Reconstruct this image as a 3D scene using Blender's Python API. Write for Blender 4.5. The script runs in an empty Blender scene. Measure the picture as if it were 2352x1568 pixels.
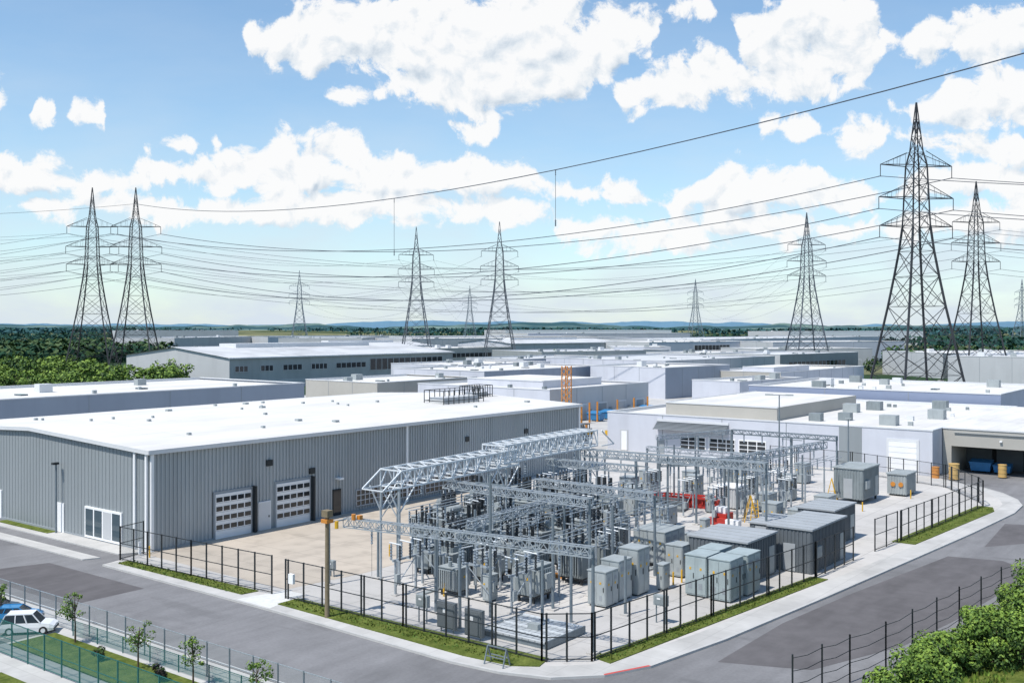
import bpy, math, random
from mathutils import Vector, Matrix, noise
random.seed(7)
S=bpy.context.scene
TH=math.radians(37.5); CC,SS=math.cos(TH),math.sin(TH)
def W(d,x):            # distance in front of the site viewpoint / lateral offset -> world metres
    return (d*CC+x*SS, d*SS-x*CC)
ZY=0.12
# ------------------------------------------------------------------ materials
def nt_new(name):
    m=bpy.data.materials.new(name); m.use_nodes=True
    nt=m.node_tree; b=nt.nodes["Principled BSDF"]; return m,nt,b
def mat(name,col,rough=0.7,var=0.12,scale=0.5,metal=0.0,bump=0.0,bscale=20,col2=None,thr=None,detail=5,spec=0.4,stretch=None):
    m,nt,b=nt_new(name)
    b.inputs["Roughness"].default_value=rough; b.inputs["Metallic"].default_value=metal
    b.inputs["Specular IOR Level"].default_value=spec
    g=nt.nodes.new("ShaderNodeNewGeometry")
    src=g.outputs["Position"]
    if stretch:
        mp=nt.nodes.new("ShaderNodeVectorMath"); mp.operation='MULTIPLY'; mp.inputs[1].default_value=stretch
        nt.links.new(src,mp.inputs[0]); src2=mp.outputs[0]
    else: src2=src
    n=nt.nodes.new("ShaderNodeTexNoise"); n.inputs["Scale"].default_value=scale; n.inputs["Detail"].default_value=detail
    n.inputs["Roughness"].default_value=0.6
    nt.links.new(src2,n.inputs["Vector"])
    r=nt.nodes.new("ShaderNodeValToRGB")
    lo=thr[0] if thr else 0.3; hi=thr[1] if thr else 0.7
    r.color_ramp.elements[0].position=lo; r.color_ramp.elements[1].position=hi
    c1=[max(0,c*(1-var)) for c in col]; c2=col2 if col2 else [min(1,c*(1+var)) for c in col]
    r.color_ramp.elements[0].color=(*c1,1); r.color_ramp.elements[1].color=(*c2,1)
    nt.links.new(n.outputs["Fac"],r.inputs[0]); nt.links.new(r.outputs[0],b.inputs["Base Color"])
    if bump>0:
        n2=nt.nodes.new("ShaderNodeTexNoise"); n2.inputs["Scale"].default_value=bscale; n2.inputs["Detail"].default_value=3
        nt.links.new(src,n2.inputs["Vector"])
        bp=nt.nodes.new("ShaderNodeBump"); bp.inputs["Strength"].default_value=bump; bp.inputs["Distance"].default_value=0.05
        nt.links.new(n2.outputs["Fac"],bp.inputs["Height"]); nt.links.new(bp.outputs[0],b.inputs["Normal"])
    return m
def add_joints(m,w,h,mortar,dark,off=0.0,c2=0.93):
    nt=m.node_tree; b=nt.nodes["Principled BSDF"]
    old=b.inputs["Base Color"].links[0].from_socket
    g=nt.nodes.new("ShaderNodeNewGeometry")
    br=nt.nodes.new("ShaderNodeTexBrick"); br.offset=off; br.inputs["Scale"].default_value=1.0
    br.inputs["Brick Width"].default_value=w; br.inputs["Row Height"].default_value=h
    br.inputs["Mortar Size"].default_value=mortar; br.inputs["Mortar Smooth"].default_value=0.3
    br.inputs["Color1"].default_value=(1,1,1,1); br.inputs["Color2"].default_value=(c2,c2,c2,1)
    br.inputs["Mortar"].default_value=(dark,dark,dark,1); br.inputs["Bias"].default_value=0.0
    nt.links.new(g.outputs["Position"],br.inputs["Vector"])
    mx=nt.nodes.new("ShaderNodeMix"); mx.data_type='RGBA'; mx.blend_type='MULTIPLY'; mx.inputs[0].default_value=1
    nt.links.new(old,mx.inputs[6]); nt.links.new(br.outputs["Color"],mx.inputs[7])
    nt.links.new(mx.outputs[2],b.inputs["Base Color"])
def add_second(m,scale,lo,hi,dark,stretch=(1,1,1)):
    nt=m.node_tree; b=nt.nodes["Principled BSDF"]
    old=b.inputs["Base Color"].links[0].from_socket
    g=nt.nodes.new("ShaderNodeNewGeometry")
    mp=nt.nodes.new("ShaderNodeVectorMath"); mp.operation='MULTIPLY'; mp.inputs[1].default_value=stretch
    nt.links.new(g.outputs["Position"],mp.inputs[0])
    n=nt.nodes.new("ShaderNodeTexNoise"); n.inputs["Scale"].default_value=scale; n.inputs["Detail"].default_value=6
    nt.links.new(mp.outputs[0],n.inputs["Vector"])
    r=nt.nodes.new("ShaderNodeValToRGB"); r.color_ramp.elements[0].position=lo; r.color_ramp.elements[1].position=hi
    r.color_ramp.elements[0].color=(dark,dark,dark,1); r.color_ramp.elements[1].color=(1,1,1,1)
    nt.links.new(n.outputs["Fac"],r.inputs[0])
    mx=nt.nodes.new("ShaderNodeMix"); mx.data_type='RGBA'; mx.blend_type='MULTIPLY'; mx.inputs[0].default_value=1
    nt.links.new(old,mx.inputs[6]); nt.links.new(r.outputs[0],mx.inputs[7]); nt.links.new(mx.outputs[2],b.inputs["Base Color"])
def mesh_mat(name,col,opac):
    m,nt,b=nt_new(name)
    b.inputs["Base Color"].default_value=(*col,1); b.inputs["Roughness"].default_value=0.6
    b.inputs["Alpha"].default_value=opac
    return m
def glass(name,col):
    m,nt,b=nt_new(name)
    b.inputs["Base Color"].default_value=(*col,1); b.inputs["Roughness"].default_value=0.08
    b.inputs["Specular IOR Level"].default_value=0.6
    return m
M={}
M['roof']=mat("roof_membrane",(0.66,0.645,0.62),0.85,0.05,0.15,detail=6,spec=.2); add_joints(M['roof'],60,3.0,0.04,0.76,0,.955); add_second(M['roof'],0.12,0.3,0.55,0.86,(0.4,1.5,1)); add_second(M['roof'],0.9,0.25,0.45,0.90,(0.3,1.5,1))
M['roof2']=mat("roof_grey_membrane",(0.52,0.53,0.54),0.8,0.08,0.1); add_second(M['roof2'],0.1,0.35,0.55,0.85)
M['wallg']=mat("corrugated_grey_metal",(0.38,0.405,0.415),0.55,0.06,0.2,stretch=(1,1,0.2)); add_second(M['wallg'],0.5,0.3,0.5,0.90,(1,1,0.08)); add_second(M['wallg'],0.06,0.35,0.6,0.90)
M['wallg2']=mat("grey_metal_panel",(0.25,0.275,0.287),0.55,0.05,0.2,stretch=(1,1,.2)); add_second(M['wallg2'],0.5,0.3,0.5,0.92,(1,1,0.08))
M['white']=mat("white_paint",(0.78,0.78,0.78),0.5,0.04,0.5)
M['wwall']=mat("white_render_wall",(0.52,0.535,0.585),0.75,0.05,0.15); add_second(M['wwall'],0.4,0.3,0.5,0.92,(1,1,0.15))
M['ltgrey']=mat("light_grey_panel",(0.47,0.48,0.49),0.7,0.05,0.1); add_second(M['ltgrey'],0.4,0.3,0.5,0.93,(1,1,0.15))
M['blue']=mat("blue_grey_panel",(0.28,0.315,0.375),0.6,0.06,0.1); add_second(M['blue'],0.4,0.3,0.5,0.93,(1,1,0.1))
M['purple']=mat("lavender_panel",(0.22,0.26,0.36),0.6,0.06,0.1)
M['beige']=mat("beige_render",(0.39,0.375,0.34),0.8,0.06,0.2)
M['trim']=mat("parapet_trim",(0.60,0.61,0.62),0.5,0.03,0.5)
M['seam']=mat("panel_seam",(0.27,0.295,0.315),0.7,0.03,0.5)
M['glass']=glass("window_glass",(0.02,0.025,0.03))
M['glassb']=glass("blue_window_glass",(0.05,0.08,0.10))
M['black']=mat("black_opening",(0.02,0.02,0.022),0.8,0.1,1)
M['dark']=mat("black_powder_coat",(0.022,0.027,0.03),0.45,0.1,2)
M['galv']=mat("galvanised_steel",(0.36,0.40,0.43),0.45,0.15,1.5,metal=0.3)
M['galvl']=mat("light_galvanised_steel",(0.66,0.69,0.71),0.45,0.08,1.5,metal=0.1)
M['galvd']=mat("weathered_steel_post",(0.17,0.205,0.23),0.5,0.15,1.5,metal=0.2)
M['tx']=mat("transformer_grey_paint",(0.21,0.24,0.25),0.5,0.12,0.9); add_second(M['tx'],2.5,.3,.5,.85,(1,1,.2))
M['txl']=mat("cabinet_grey_paint",(0.32,0.35,0.355),0.5,0.09,0.9); add_second(M['txl'],2.5,.3,.5,.88,(1,1,.2))
M['txg']=mat("cabinet_pale_green",(0.33,0.385,0.39),0.5,0.07,0.9); add_second(M['txg'],2.5,.3,.5,.88,(1,1,.2))
M['txd']=mat("dark_grey_container",(0.11,0.125,0.138),0.55,0.1,0.6)
M['txdr']=mat("container_roof_grey",(0.33,0.35,0.365),0.6,0.08,0.5)
M['bush']=mat("porcelain_bushing",(0.03,0.035,0.04),0.3,0.1,2)
M['porc']=mat("grey_porcelain",(0.22,0.26,0.30),0.3,0.1,2)
M['pyl']=mat("lattice_tower_steel",(0.035,0.038,0.043),0.6,0.2,0.3)
M['pylm']=mat("lattice_tower_steel_light_haze",(0.08,0.095,0.115),0.7,0.2,0.3)  # same steel, slight aerial haze painted into the colour for mid-distance pylons
M['pylf']=mat("lattice_tower_steel_far_haze",(0.16,0.20,0.24),0.8,0.2,0.3)  # same steel, stronger painted-in haze for the farthest pylons
M['wire']=mat("conductor_wire",(0.06,0.075,0.095),0.5,0.1,0.3)
M['conc']=mat("yard_concrete",(0.52,0.50,0.475),0.85,0.07,0.25,bump=0.15); add_joints(M['conc'],6,6,0.045,0.70,0,.95); add_second(M['conc'],0.16,0.36,0.56,0.88); add_second(M['conc'],1.3,0.28,0.42,0.84)
M['concb']=mat("tan_concrete",(0.47,0.41,0.34),0.85,0.07,0.25,bump=0.15); add_joints(M['concb'],5,5,0.045,0.74,0,.94); add_second(M['concb'],.5,.35,.5,.88)
M['pave']=mat("pavement_concrete",(0.49,0.48,0.46),0.85,0.07,0.6); add_joints(M['pave'],2,2,0.03,0.80); add_second(M['pave'],.15,.35,.55,.85)
M['kerb']=mat("kerb_stone",(0.45,0.445,0.43),0.85,0.08,1.0)
M['asph']=mat("asphalt",(0.215,0.213,0.218),0.9,0.10,0.35,bump=0.25,bscale=30,detail=8,spec=.2); add_second(M['asph'],0.10,0.42,0.52,0.84,(0.5,1,1)); add_second(M['asph'],1.2,0.3,0.6,0.88,(0.15,1,1)); add_second(M['asph'],.35,.33,.40,.86,(1,.3,1)); add_second(M['asph'],5,.3,.6,.90)
M['asphd']=mat("asphalt_patch",(0.125,0.118,0.121),0.9,0.10,0.8,bump=0.25,bscale=30,spec=.2); add_second(M['asphd'],.6,.35,.55,.85,(.3,1,1))
M['paint']=mat("road_paint",(0.60,0.60,0.58),0.8,0.1,2)
M['redp']=mat("red_kerb_paint",(0.50,0.08,0.07),0.7,0.1,2)
M['red']=mat("red_paint",(0.42,0.035,0.025),0.5,0.1,1)
M['yel']=mat("yellow_paint",(0.62,0.36,0.025),0.5,0.1,1)
M['org']=mat("orange_paint",(0.55,0.22,0.04),0.5,0.1,1)
M['blu']=mat("blue_paint",(0.04,0.20,0.42),0.4,0.1,1)
M['tan']=mat("tan_barrel",(0.55,0.36,0.13),0.5,0.08,1)
M['wood']=mat("timber_pole",(0.20,0.16,0.10),0.85,0.2,2)
M['grass']=mat("grass",(0.085,0.125,0.022),0.95,0.25,1.2,bump=0.6,bscale=9,col2=(0.16,0.19,0.045),spec=.1); add_second(M['grass'],7,0.3,0.6,0.65)
M['land']=mat("open_land",(0.050,0.090,0.050),0.95,0.2,0.0028,col2=(0.27,0.26,0.15),thr=(0.48,0.58),spec=0); add_second(M['land'],0.05,0.35,0.6,0.75)
M['hill']=mat("hazy_hills",(0.050,0.110,0.125),1,0.15,0.0016,col2=(0.17,0.24,0.21),thr=(.50,.62),spec=0)  # aerial haze is painted into both hill colours
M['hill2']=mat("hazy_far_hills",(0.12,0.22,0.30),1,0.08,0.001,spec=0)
M['for0']=mat("forest_hazy",(0.045,0.105,0.112),1,0.15,0.02,spec=0)  # bluish green: distance haze painted into the foliage colour
M['for1']=mat("forest_far",(0.032,0.078,0.068),1,0.3,0.02,spec=0)  # haze tint painted in here too, weaker than forest_hazy
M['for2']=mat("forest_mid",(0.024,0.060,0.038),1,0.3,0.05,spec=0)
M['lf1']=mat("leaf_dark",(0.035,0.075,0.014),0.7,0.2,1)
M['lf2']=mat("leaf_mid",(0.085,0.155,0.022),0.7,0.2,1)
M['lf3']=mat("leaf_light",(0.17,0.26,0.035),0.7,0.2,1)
M['lfd']=mat("leaf_maroon",(0.03,0.022,0.018),0.7,0.2,1)
M['bark']=mat("bark",(0.10,0.075,0.05),0.9,0.2,4)
M['carw']=glass("car_paint_white",(0.75,0.76,0.78))
M['carb']=glass("car_paint_blue",(0.03,0.20,0.42))
M['card']=glass("car_paint_dark",(0.04,0.05,0.06))
M['tyre']=mat("tyre_rubber",(0.02,0.02,0.02),0.8,0.1,3)
M['cl']=mesh_mat("chain_link_mesh",(0.12,0.13,0.13),0.13)
M['clg']=mesh_mat("grey_wire_mesh",(0.30,0.36,0.36),0.16)
M['clt']=mesh_mat("green_mesh_screen",(0.02,0.14,0.12),0.42)
M['teal']=mat("green_fence_post",(0.02,0.12,0.11),0.5,0.1,2)
M['grate']=mat("steel_grating",(0.42,0.45,0.47),0.5,0.1,1); add_joints(M['grate'],0.5,0.5,0.05,0.5)
# ------------------------------------------------------------------ mesh builder
class MB:
    def __init__(s): s.v=[];s.f=[];s.mi=[];s.ml=[]
    def m(s,k):
        if k not in s.ml: s.ml.append(k)
        return s.ml.index(k)
    def add(s,vs,fs,k):
        o=len(s.v)
        s.v.extend([tuple(p) for p in vs]); mi=s.m(k)
        for f in fs: s.f.append([i+o for i in f]); s.mi.append(mi)
    def box(s,x0,x1,y0,y1,z0,z1,k,top=None):
        vs=[(x0,y0,z0),(x1,y0,z0),(x1,y1,z0),(x0,y1,z0),(x0,y0,z1),(x1,y0,z1),(x1,y1,z1),(x0,y1,z1)]
        s.add(vs,[(0,3,2,1),(0,1,5,4),(1,2,6,5),(2,3,7,6),(3,0,4,7)],k)
        s.add(vs[4:],[(0,1,2,3)],top or k)
    def cyl(s,p,q,r0,r1=None,k='galv',n=8,cap=True):
        if r1 is None:r1=r0
        p=Vector(p);q=Vector(q);d=(q-p)
        if d.length<1e-6:return
        d.normalize(); a=Vector((0,0,1)) if abs(d.z)<0.9 else Vector((1,0,0))
        u=d.cross(a).normalized(); w=d.cross(u)
        vs=[]
        for i in range(n):
            t=2*math.pi*(i+0.5)/n; e=u*math.cos(t)+w*math.sin(t); vs.append(p+e*r0); vs.append(q+e*r1)
        fs=[(2*i,2*i+1,(2*i+3)%(2*n),(2*i+2)%(2*n)) for i in range(n)]
        if cap: fs+= [tuple(2*i+1 for i in range(n))[::-1],tuple(2*i for i in range(n))]
        s.add(vs,fs,k)
    def beam(s,p,q,r,k): s.cyl(p,q,r*1.2,None,k,4)
    def quad(s,a,b,c,d,k): s.add([a,b,c,d],[(0,1,2,3)],k)
    def poly(s,pts,z,k,z0=None,ks=None):
        n=len(pts); s.add([(x,y,z) for x,y in pts],[tuple(range(n))],k)
        if z0 is not None:
            for i in range(n):
                a=pts[i];b=pts[(i+1)%n]; s.quad((*a,z0),(*b,z0),(*b,z),(*a,z),ks or k)
    def insul(s,p,h,r,k='porc',n=8,rings=5):
        x,y,z=p; s.cyl(p,(x,y,z+h),r*0.55,None,k,n)
        for i in range(rings):
            zz=z+h*(i+0.5)/rings; s.cyl((x,y,zz-h*0.12/rings*2),(x,y,zz+h*0.1/rings*2),r,r*0.6,k,n)
    def mesh(s,name):
        me=bpy.data.meshes.new(name); me.from_pydata(s.v,[],s.f)
        for k in s.ml: me.materials.append(M[k])
        me.polygons.foreach_set("material_index",s.mi); me.update(); return me
    def obj(s,name,parent=None,loc=(0,0,0),rot=0):
        return place(name,s.mesh(name),loc,rot,parent)
def place(name,me,loc=(0,0,0),rot=0,parent=None,scale=1):
    o=bpy.data.objects.new(name,me); S.collection.objects.link(o)
    o.location=loc; o.rotation_euler=(0,0,rot); o.scale=(scale,)*3
    if parent: o.parent=parent
    return o
def truss(b,p,q,w,h,n,r,k):
    p=Vector(p);q=Vector(q);d=(q-p); L=d.length; d=d/L; sd=d.cross(Vector((0,0,1))).normalized()*w/2; up=Vector((0,0,h))
    for sg in(-1,1):
        for z in(0,1): b.beam(p+sd*sg+up*z,q+sd*sg+up*z,r*1.25,k)
    for i in range(n+1):
        c=p+d*L*i/n
        b.beam(c+sd,c-sd,r,k); b.beam(c+sd+up,c-sd+up,r,k)
        for sg in(-1,1): b.beam(c+sd*sg,c+sd*sg+up,r*0.8,k)
        if i<n:
            e=p+d*L*(i+1)/n; m=(c+e)/2
            for sg in(-1,1):
                b.beam(c+sd*sg,m+sd*sg+up,r*0.8,k); b.beam(m+sd*sg+up,e+sd*sg,r*0.8,k)
            b.beam(c+sd+up,e-sd+up,r*0.7,k)
# ------------------------------------------------------------------ ground
g=MB(); g.poly([(-30000,-30000),(30000,-30000),(30000,30000),(-30000,30000)],-0.30,'land'); g.obj("open_land_ground")
g=MB(); g.poly([(37.6,-20),(330,-20),(330,150),(320,230),(37.6,230)],-0.004,'asph'); g.obj("asphalt_road")
g=MB(); g.poly([(142,40),(330,40),(330,230),(53,230),(53,123),(121,123),(121,82),(142,82)],0.03,'pave',-0.2); g.obj("industrial_estate_pavement")
g=MB()
g.poly([(56,27.5),(58,22.5),(66,19.6),(74,18.5),(92,17),(95,20),(94,24.2),(76,26.6),(66,27.6)],0.001,'asphd')
g.poly([(100,22.6),(106,18.5),(115,17.5),(113,23.6)],0.001,'asphd')
g.poly([(39,70),(45,70),(45,84),(39,86)],0.001,'asphd')
g.obj("asphalt_patch")
outline=[(47.1,79.3),(46.8,56.9),(46.1,40),(46.4,36.5),(47.4,33.6),(49.6,31.4),(52.6,30.1),(60,28.9),(74.4,27.5),(90.8,26.1),(105,24.9),(119.5,24.0),(125,24.3),(129,25.6),(133,28),(136.4,31.2),(138.3,34.4),(142,38.4),(142,82),(121,82),(121,80.5),(52.3,80.5)]
g=MB(); g.poly(outline,ZY,'conc',-0.2,'kerb'); yard=g.obj("concrete_yard")
def offs(pl,d):
    out=[]
    for i,p in enumerate(pl):
        a=Vector(pl[max(i-1,0)]);b=Vector(pl[min(i+1,len(pl)-1)]); t=(b-a).normalized(); nrm=Vector((-t.y,t.x)); q=Vector(p)+nrm*d; out.append((q.x,q.y))
    return out
ol=outline[:18]
pv=MB(); o1=offs(ol,0.18); o2=offs(ol,2.0)
for i in range(len(ol)-1):
    pv.quad((*o1[i],ZY+.004),(*o1[i+1],ZY+.004),(*o2[i+1],ZY+.004),(*o2[i],ZY+.004),'pave')
pv.obj("pavement")
kb=MB(); o0=offs(ol,-0.02)
for i in range(len(ol)-1):
    kb.quad((*o0[i],ZY+.02),(*o0[i+1],ZY+.02),(*o1[i+1],ZY+.02),(*o1[i],ZY+.02),'kerb' if i not in(5,) else 'redp')
    kb.quad((*o0[i],-.05),(*o0[i+1],-.05),(*o0[i+1],ZY+.02),(*o0[i],ZY+.02),'kerb')
kb.obj("kerb")
g=MB(); g.poly([(51.5,80.3),(51,60.8),(58.5,59.8),(70,60.2),(72,66),(95,68.5),(96,80.3)],ZY+.004,'concb'); g.poly([(46.9,61.5),(46.9,57.6),(51,58.6),(51,60.6)],ZY+.009,'paint'); g.obj("tan_concrete_apron")
g=MB()
g.poly([(48.1,78.6),(48.1,62.2),(49.5,62.0),(49.2,78.8)],ZY+.06,'grass',ZY); 
g.poly([(48.0,58.0),(47.3,40),(47.6,36.6),(48.5,35.2),(50.0,35.6),(49.9,58.0)],ZY+.06,'grass',ZY)
g.poly([(51.5,32.2),(79,29.3),(79,30.7),(51.8,33.6)],ZY+.06,'grass',ZY)
g.poly([(96.5,27.7),(119,25.9),(121.5,26.6),(121.5,28.2),(96.5,29.8)],ZY+.06,'grass',ZY)
g.poly([(51.2,96),(52.2,96),(52.2,106),(51.2,106)],0.06,'grass',-0.05)
rg=random.Random(5)
def tufts(x0,y0,x1,y1,w,n):
    for i in range(n):
        t=rg.random(); x=x0+(x1-x0)*t+rg.uniform(-w,w)*(abs(y1-y0)>abs(x1-x0)); y=y0+(y1-y0)*t+rg.uniform(-w,w)*(abs(x1-x0)>=abs(y1-y0))
        a=rg.uniform(0,3.14); dx,dy=math.cos(a)*.08,math.sin(a)*.08; h=rg.uniform(.04,.14)
        g.add([(x-dx,y-dy,ZY+.04),(x+dx,y+dy,ZY+.04),(x+rg.uniform(-.08,.08),y+rg.uniform(-.08,.08),ZY+.06+h)],[(0,1,2)],'lf2' if rg.random()<.3 else 'grass')
tufts(48.7,62.2,48.7,78.5,.7,700);tufts(48.6,37,49,57.8,.8,1000);tufts(52,32.9,78.8,30.0,.65,1000);tufts(97,28.7,121,27.0,.8,400)
g.obj("grass_verge")
g=MB(); g.poly([(47.2,82.6),(48.5,82.0),(48.6,125),(47.0,125)],0.10,'pave',-0.1,'kerb'); g.poly([(50.2,82),(52.2,81),(52.2,95.6),(51.0,95.6),(51.0,125),(50.2,125)],0.10,'pave',-0.1,'kerb'); g.obj("side_pavement")
g=MB(); g.poly([(37.72,20),(37.9,20),(37.9,200),(37.72,200)],0.001,'paint'); g.obj("road_edge_marking")
g=MB()
g.poly([(28,30),(37.6,30),(37.6,200),(28,200)],-0.02,'pave'); g.obj("left_verge_pavement")
g=MB(); g.poly([(31.2,65),(35.3,65),(35.3,110),(31.2,110)],0.0,'asph')
for i in range(9): g.poly([(31.4,66+i*2.6),(35,66+i*2.6),(35,66.1+i*2.6),(31.4,66.1+i*2.6)],0.005,'paint')
g.obj("parking_area")
g=MB(); g.poly([(31.9,35),(34.9,35),(34.9,64.4),(31.9,64.4)],0.05,'grass',-0.1); g.poly([(15,30),(29.0,30),(29.0,59.5),(15,59.5)],0.05,'grass',-0.1); g.obj("roadside_grass")
bank=MB(); nx,ny=60,16
vs=[];fs=[]
for i in range(nx+1):
    for j in range(ny+1):
        X=42+i*2.0; edge=19.6-(X-57)*0.135 if X<90 else 15.1-(X-90)*0.02
        Y=edge-1.1-j*1.5; z=min(1.6,0.02+j*0.16)+0.12*noise.noise(Vector((X*.4,Y*.4,0)))
        vs.append((X,Y,z if j else 0.0))
for i in range(nx):
    for j in range(ny): a=i*(ny+1)+j; fs.append((a,a+1,a+ny+2,a+ny+1))
bank.add(vs,fs,'grass')
for i in range(5000):
    X=rg.uniform(50,100); edge=19.6-(X-57)*0.135 if X<90 else 15.1
    jj=rg.uniform(0,3.5); Y=edge-1.1-jj*1.5; z=.02+jj*.16; a=rg.uniform(0,3.14); dx,dy=math.cos(a)*.12,math.sin(a)*.12
    bank.add([(X-dx,Y-dy,z-.05),(X+dx,Y+dy,z-.05),(X+rg.uniform(-.1,.1),Y+rg.uniform(-.1,.1),z+rg.uniform(.15,.4))],[(0,1,2)],rg.choice(['grass','lf2','lf3']))
bank.obj("grass_bank")
# ------------------------------------------------------------------ main warehouse
def window_grid(b,x0,x1,z0,z1,y,nx,nz,fr=0.07,gl='glass',frm='white',t=0.08):
    b.box(x0,x1,y-0.02,y+0.02,z0,z1,gl)
    for i in range(nx+1):
        x=x0+(x1-x0)*i/nx; b.box(x-fr/2,x+fr/2,y-t,y+0.01,z0,z1,frm)
    for j in range(nz+1):
        z=z0+(z1-z0)*j/nz; b.box(x0-fr/2,x1+fr/2,y-t-0.004,y+0.01,z-fr/2,z+fr/2,frm)
X0,X1,Y0,Y1,EV,RG=52.3,120.5,80.5,121.5,9.0,9.85
ym=(Y0+Y1)/2
b=MB()
b.quad((X0,Y0,0),(X1,Y0,0),(X1,Y0,EV),(X0,Y0,EV),'wallg')
b.quad((X0,Y1,0),(X1,Y1,0),(X1,Y1,EV),(X0,Y1,EV),'wallg')
for x in(X0,X1): b.add([(x,Y0,0),(x,Y1,0),(x,Y1,EV),(x,ym,RG),(x,Y0,EV)],[(0,1,2,3,4)],'wallg2')
n=int((X1-X0)/0.42)
for i in range(n):
    x=X0+0.3+i*0.42; b.box(x,x+0.17,Y0-0.09,Y0+0.01,0.05,EV-0.02,'wallg')
for i in range(int((Y1-Y0)/0.6)):
    y=Y0+0.4+i*0.6; zt=EV+(RG-EV)*(1-abs(y-ym)/(ym-Y0)); b.box(X0-0.03,X0+0.01,y,y+0.10,0.05,zt-0.05,'wallg2')
b.box(X0-.1,X1+.1,Y0-.12,Y1+.05,-.2,.25,'seam')
wh=b.obj("grey_warehouse")
b=MB()
ov=0.35
for (ya,yb,za,zb) in((Y0-ov,ym,EV+.05,RG+.06),(ym,Y1+ov,RG+.06,EV+.05)):
    b.quad((X0-ov,ya,za),(X1+ov,ya,za),(X1+ov,yb,zb),(X0-ov,yb,zb),'roof')
for x in(X0-ov,X1+ov):
    for(ya,yb,za,zb) in((Y0-ov,ym,EV+.05,RG+.06),(ym,Y1+ov,RG+.06,EV+.05)):
        b.quad((x,ya,za-0.34),(x,yb,zb-0.34),(x,yb,zb+.03),(x,ya,za+.03),'trim')
b.box(X0-ov,X1+ov,Y0-ov-0.06,Y0-ov+0.02,EV-0.28,EV+0.1,'trim')
b.box(X0-ov,X1+ov,Y0-ov,Y0,EV-0.3,EV-0.27,'seam')
for i in range(26):
    x=X0+4+random.random()*62;y=Y0+3+random.random()*35; zt=EV+(RG-EV)*(1-abs(y-ym)/(ym-Y0)); q=random.choice([.25,.35,.6])
    b.box(x,x+q,y,y+q,zt,zt+.3,'txl')
b.obj("roof",wh)
b=MB()
for x in(X0+0.15,85.1,X1-0.2): b.box(x-0.14,x+0.14,Y0-0.24,Y0-0.06,0.1,EV-0.2,'white')
for y in(Y0+0.3,Y0+2.1): b.box(X0-0.22,X0-0.04,y-0.13,y+0.13,0.1,EV-0.1,'white')
b.obj("downpipe",wh)
def rolldoor(x0,x1,h,parent):
    b=MB(); y=Y0-0.12
    b.box(x0-0.2,x1+0.2,y-0.06,Y0,0.05,h+0.25,'seam'); b.box(x0,x1,y-0.12,y-0.05,0.12,h,'white')
    rows=5
    for j in range(1,rows):
        z0=h*j/rows+0.12; z1=z0+h/rows*0.5
        for i in range(5):
            a=x0+(x1-x0)*(i+0.08)/5; c=x0+(x1-x0)*(i+0.92)/5; b.box(a,c,y-0.14,y-0.1,z0,z1,'glass')
    for j in range(1,rows): b.box(x0,x1,y-.125,y-.115,h*j/rows,h*j/rows+.03,'seam')
    b.box(x1+0.2,x1+0.42,y-0.5,Y0,0.05,h+0.3,'dark')
    b.obj("roll_up_door",parent)
rolldoor(59.1,63.2,4.3,wh); rolldoor(66.3,70.6,4.4,wh)
b=MB(); b.box(64.1,65.6,Y0-0.2,Y0,0.12,2.9,'white'); b.box(64.2,65.5,Y0-0.22,Y0-0.19,0.15,2.8,'trim'); b.box(65.3,65.4,Y0-0.26,Y0-0.2,1.3,1.5,'dark')
b.box(73.9,75.0,Y0-0.16,Y0,0.12,2.9,'glass'); b.obj("door",wh)
b=MB()
window_grid(b,77.2,87.6,0.7,2.4,Y0-0.12,16,3,0.09,'glass','ltgrey'); window_grid(b,88.2,97.5,0.7,2.4,Y0-0.12,12,3,0.09,'glass','ltgrey')
for x,z in((65.5,6.6),(71,5.2),(95.8,6.3),(107.8,6.3)): b.box(x-.35,x+.35,Y0-.2,Y0,z-.3,z+.3,'dark'); 
b.box(74.3,74.9,Y0-.7,Y0,3.9,4.1,'white')
b.obj("windows",wh)
b=MB()
b.box(X0-0.15,X0,84.7,90.9,0.2,3.1,'white')
for i in range(4): b.box(X0-0.18,X0-0.14,84.95+i*1.5,86.2+i*1.5,0.45,2.9,'glassb' if i!=1 else 'ltgrey')
b.box(X0-0.12,X0,94.7,96.1,0.1,2.9,'white'); b.box(X0-0.14,X0,107,108.6,0.1,3.0,'white')
b.obj("side_window_and_door",wh)
b=MB(); b.cyl((51.7,95.2,0),(51.7,95.2,6.8),0.1,0.08,'galvd'); b.box(51.3,51.9,95.0,95.4,6.7,6.9,'dark'); b.obj("street_lamp")
b=MB()
for (xa,xb,ya,yb) in((103.5,112,91,94.5),(114.5,119,95,97.5)):
    zt=9.35
    for x in [xa+(xb-xa)*i/8 for i in range(9)]:
        for y in(ya,yb): b.beam((x,y,zt),(x,y,zt+2.0),0.05,'dark')
    for z in(0.6,2.0):
        for y in(ya,yb): b.beam((xa,y,zt+z),(xb,y,zt+z),0.05,'dark')
        for x in(xa,xb): b.beam((x,ya,zt+z),(x,yb,zt+z),0.05,'dark')
    b.box(xa+.6,xb-.6,ya+.5,yb-.5,zt,zt+1.0,'ltgrey')
b.obj("rooftop_equipment",wh)
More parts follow.
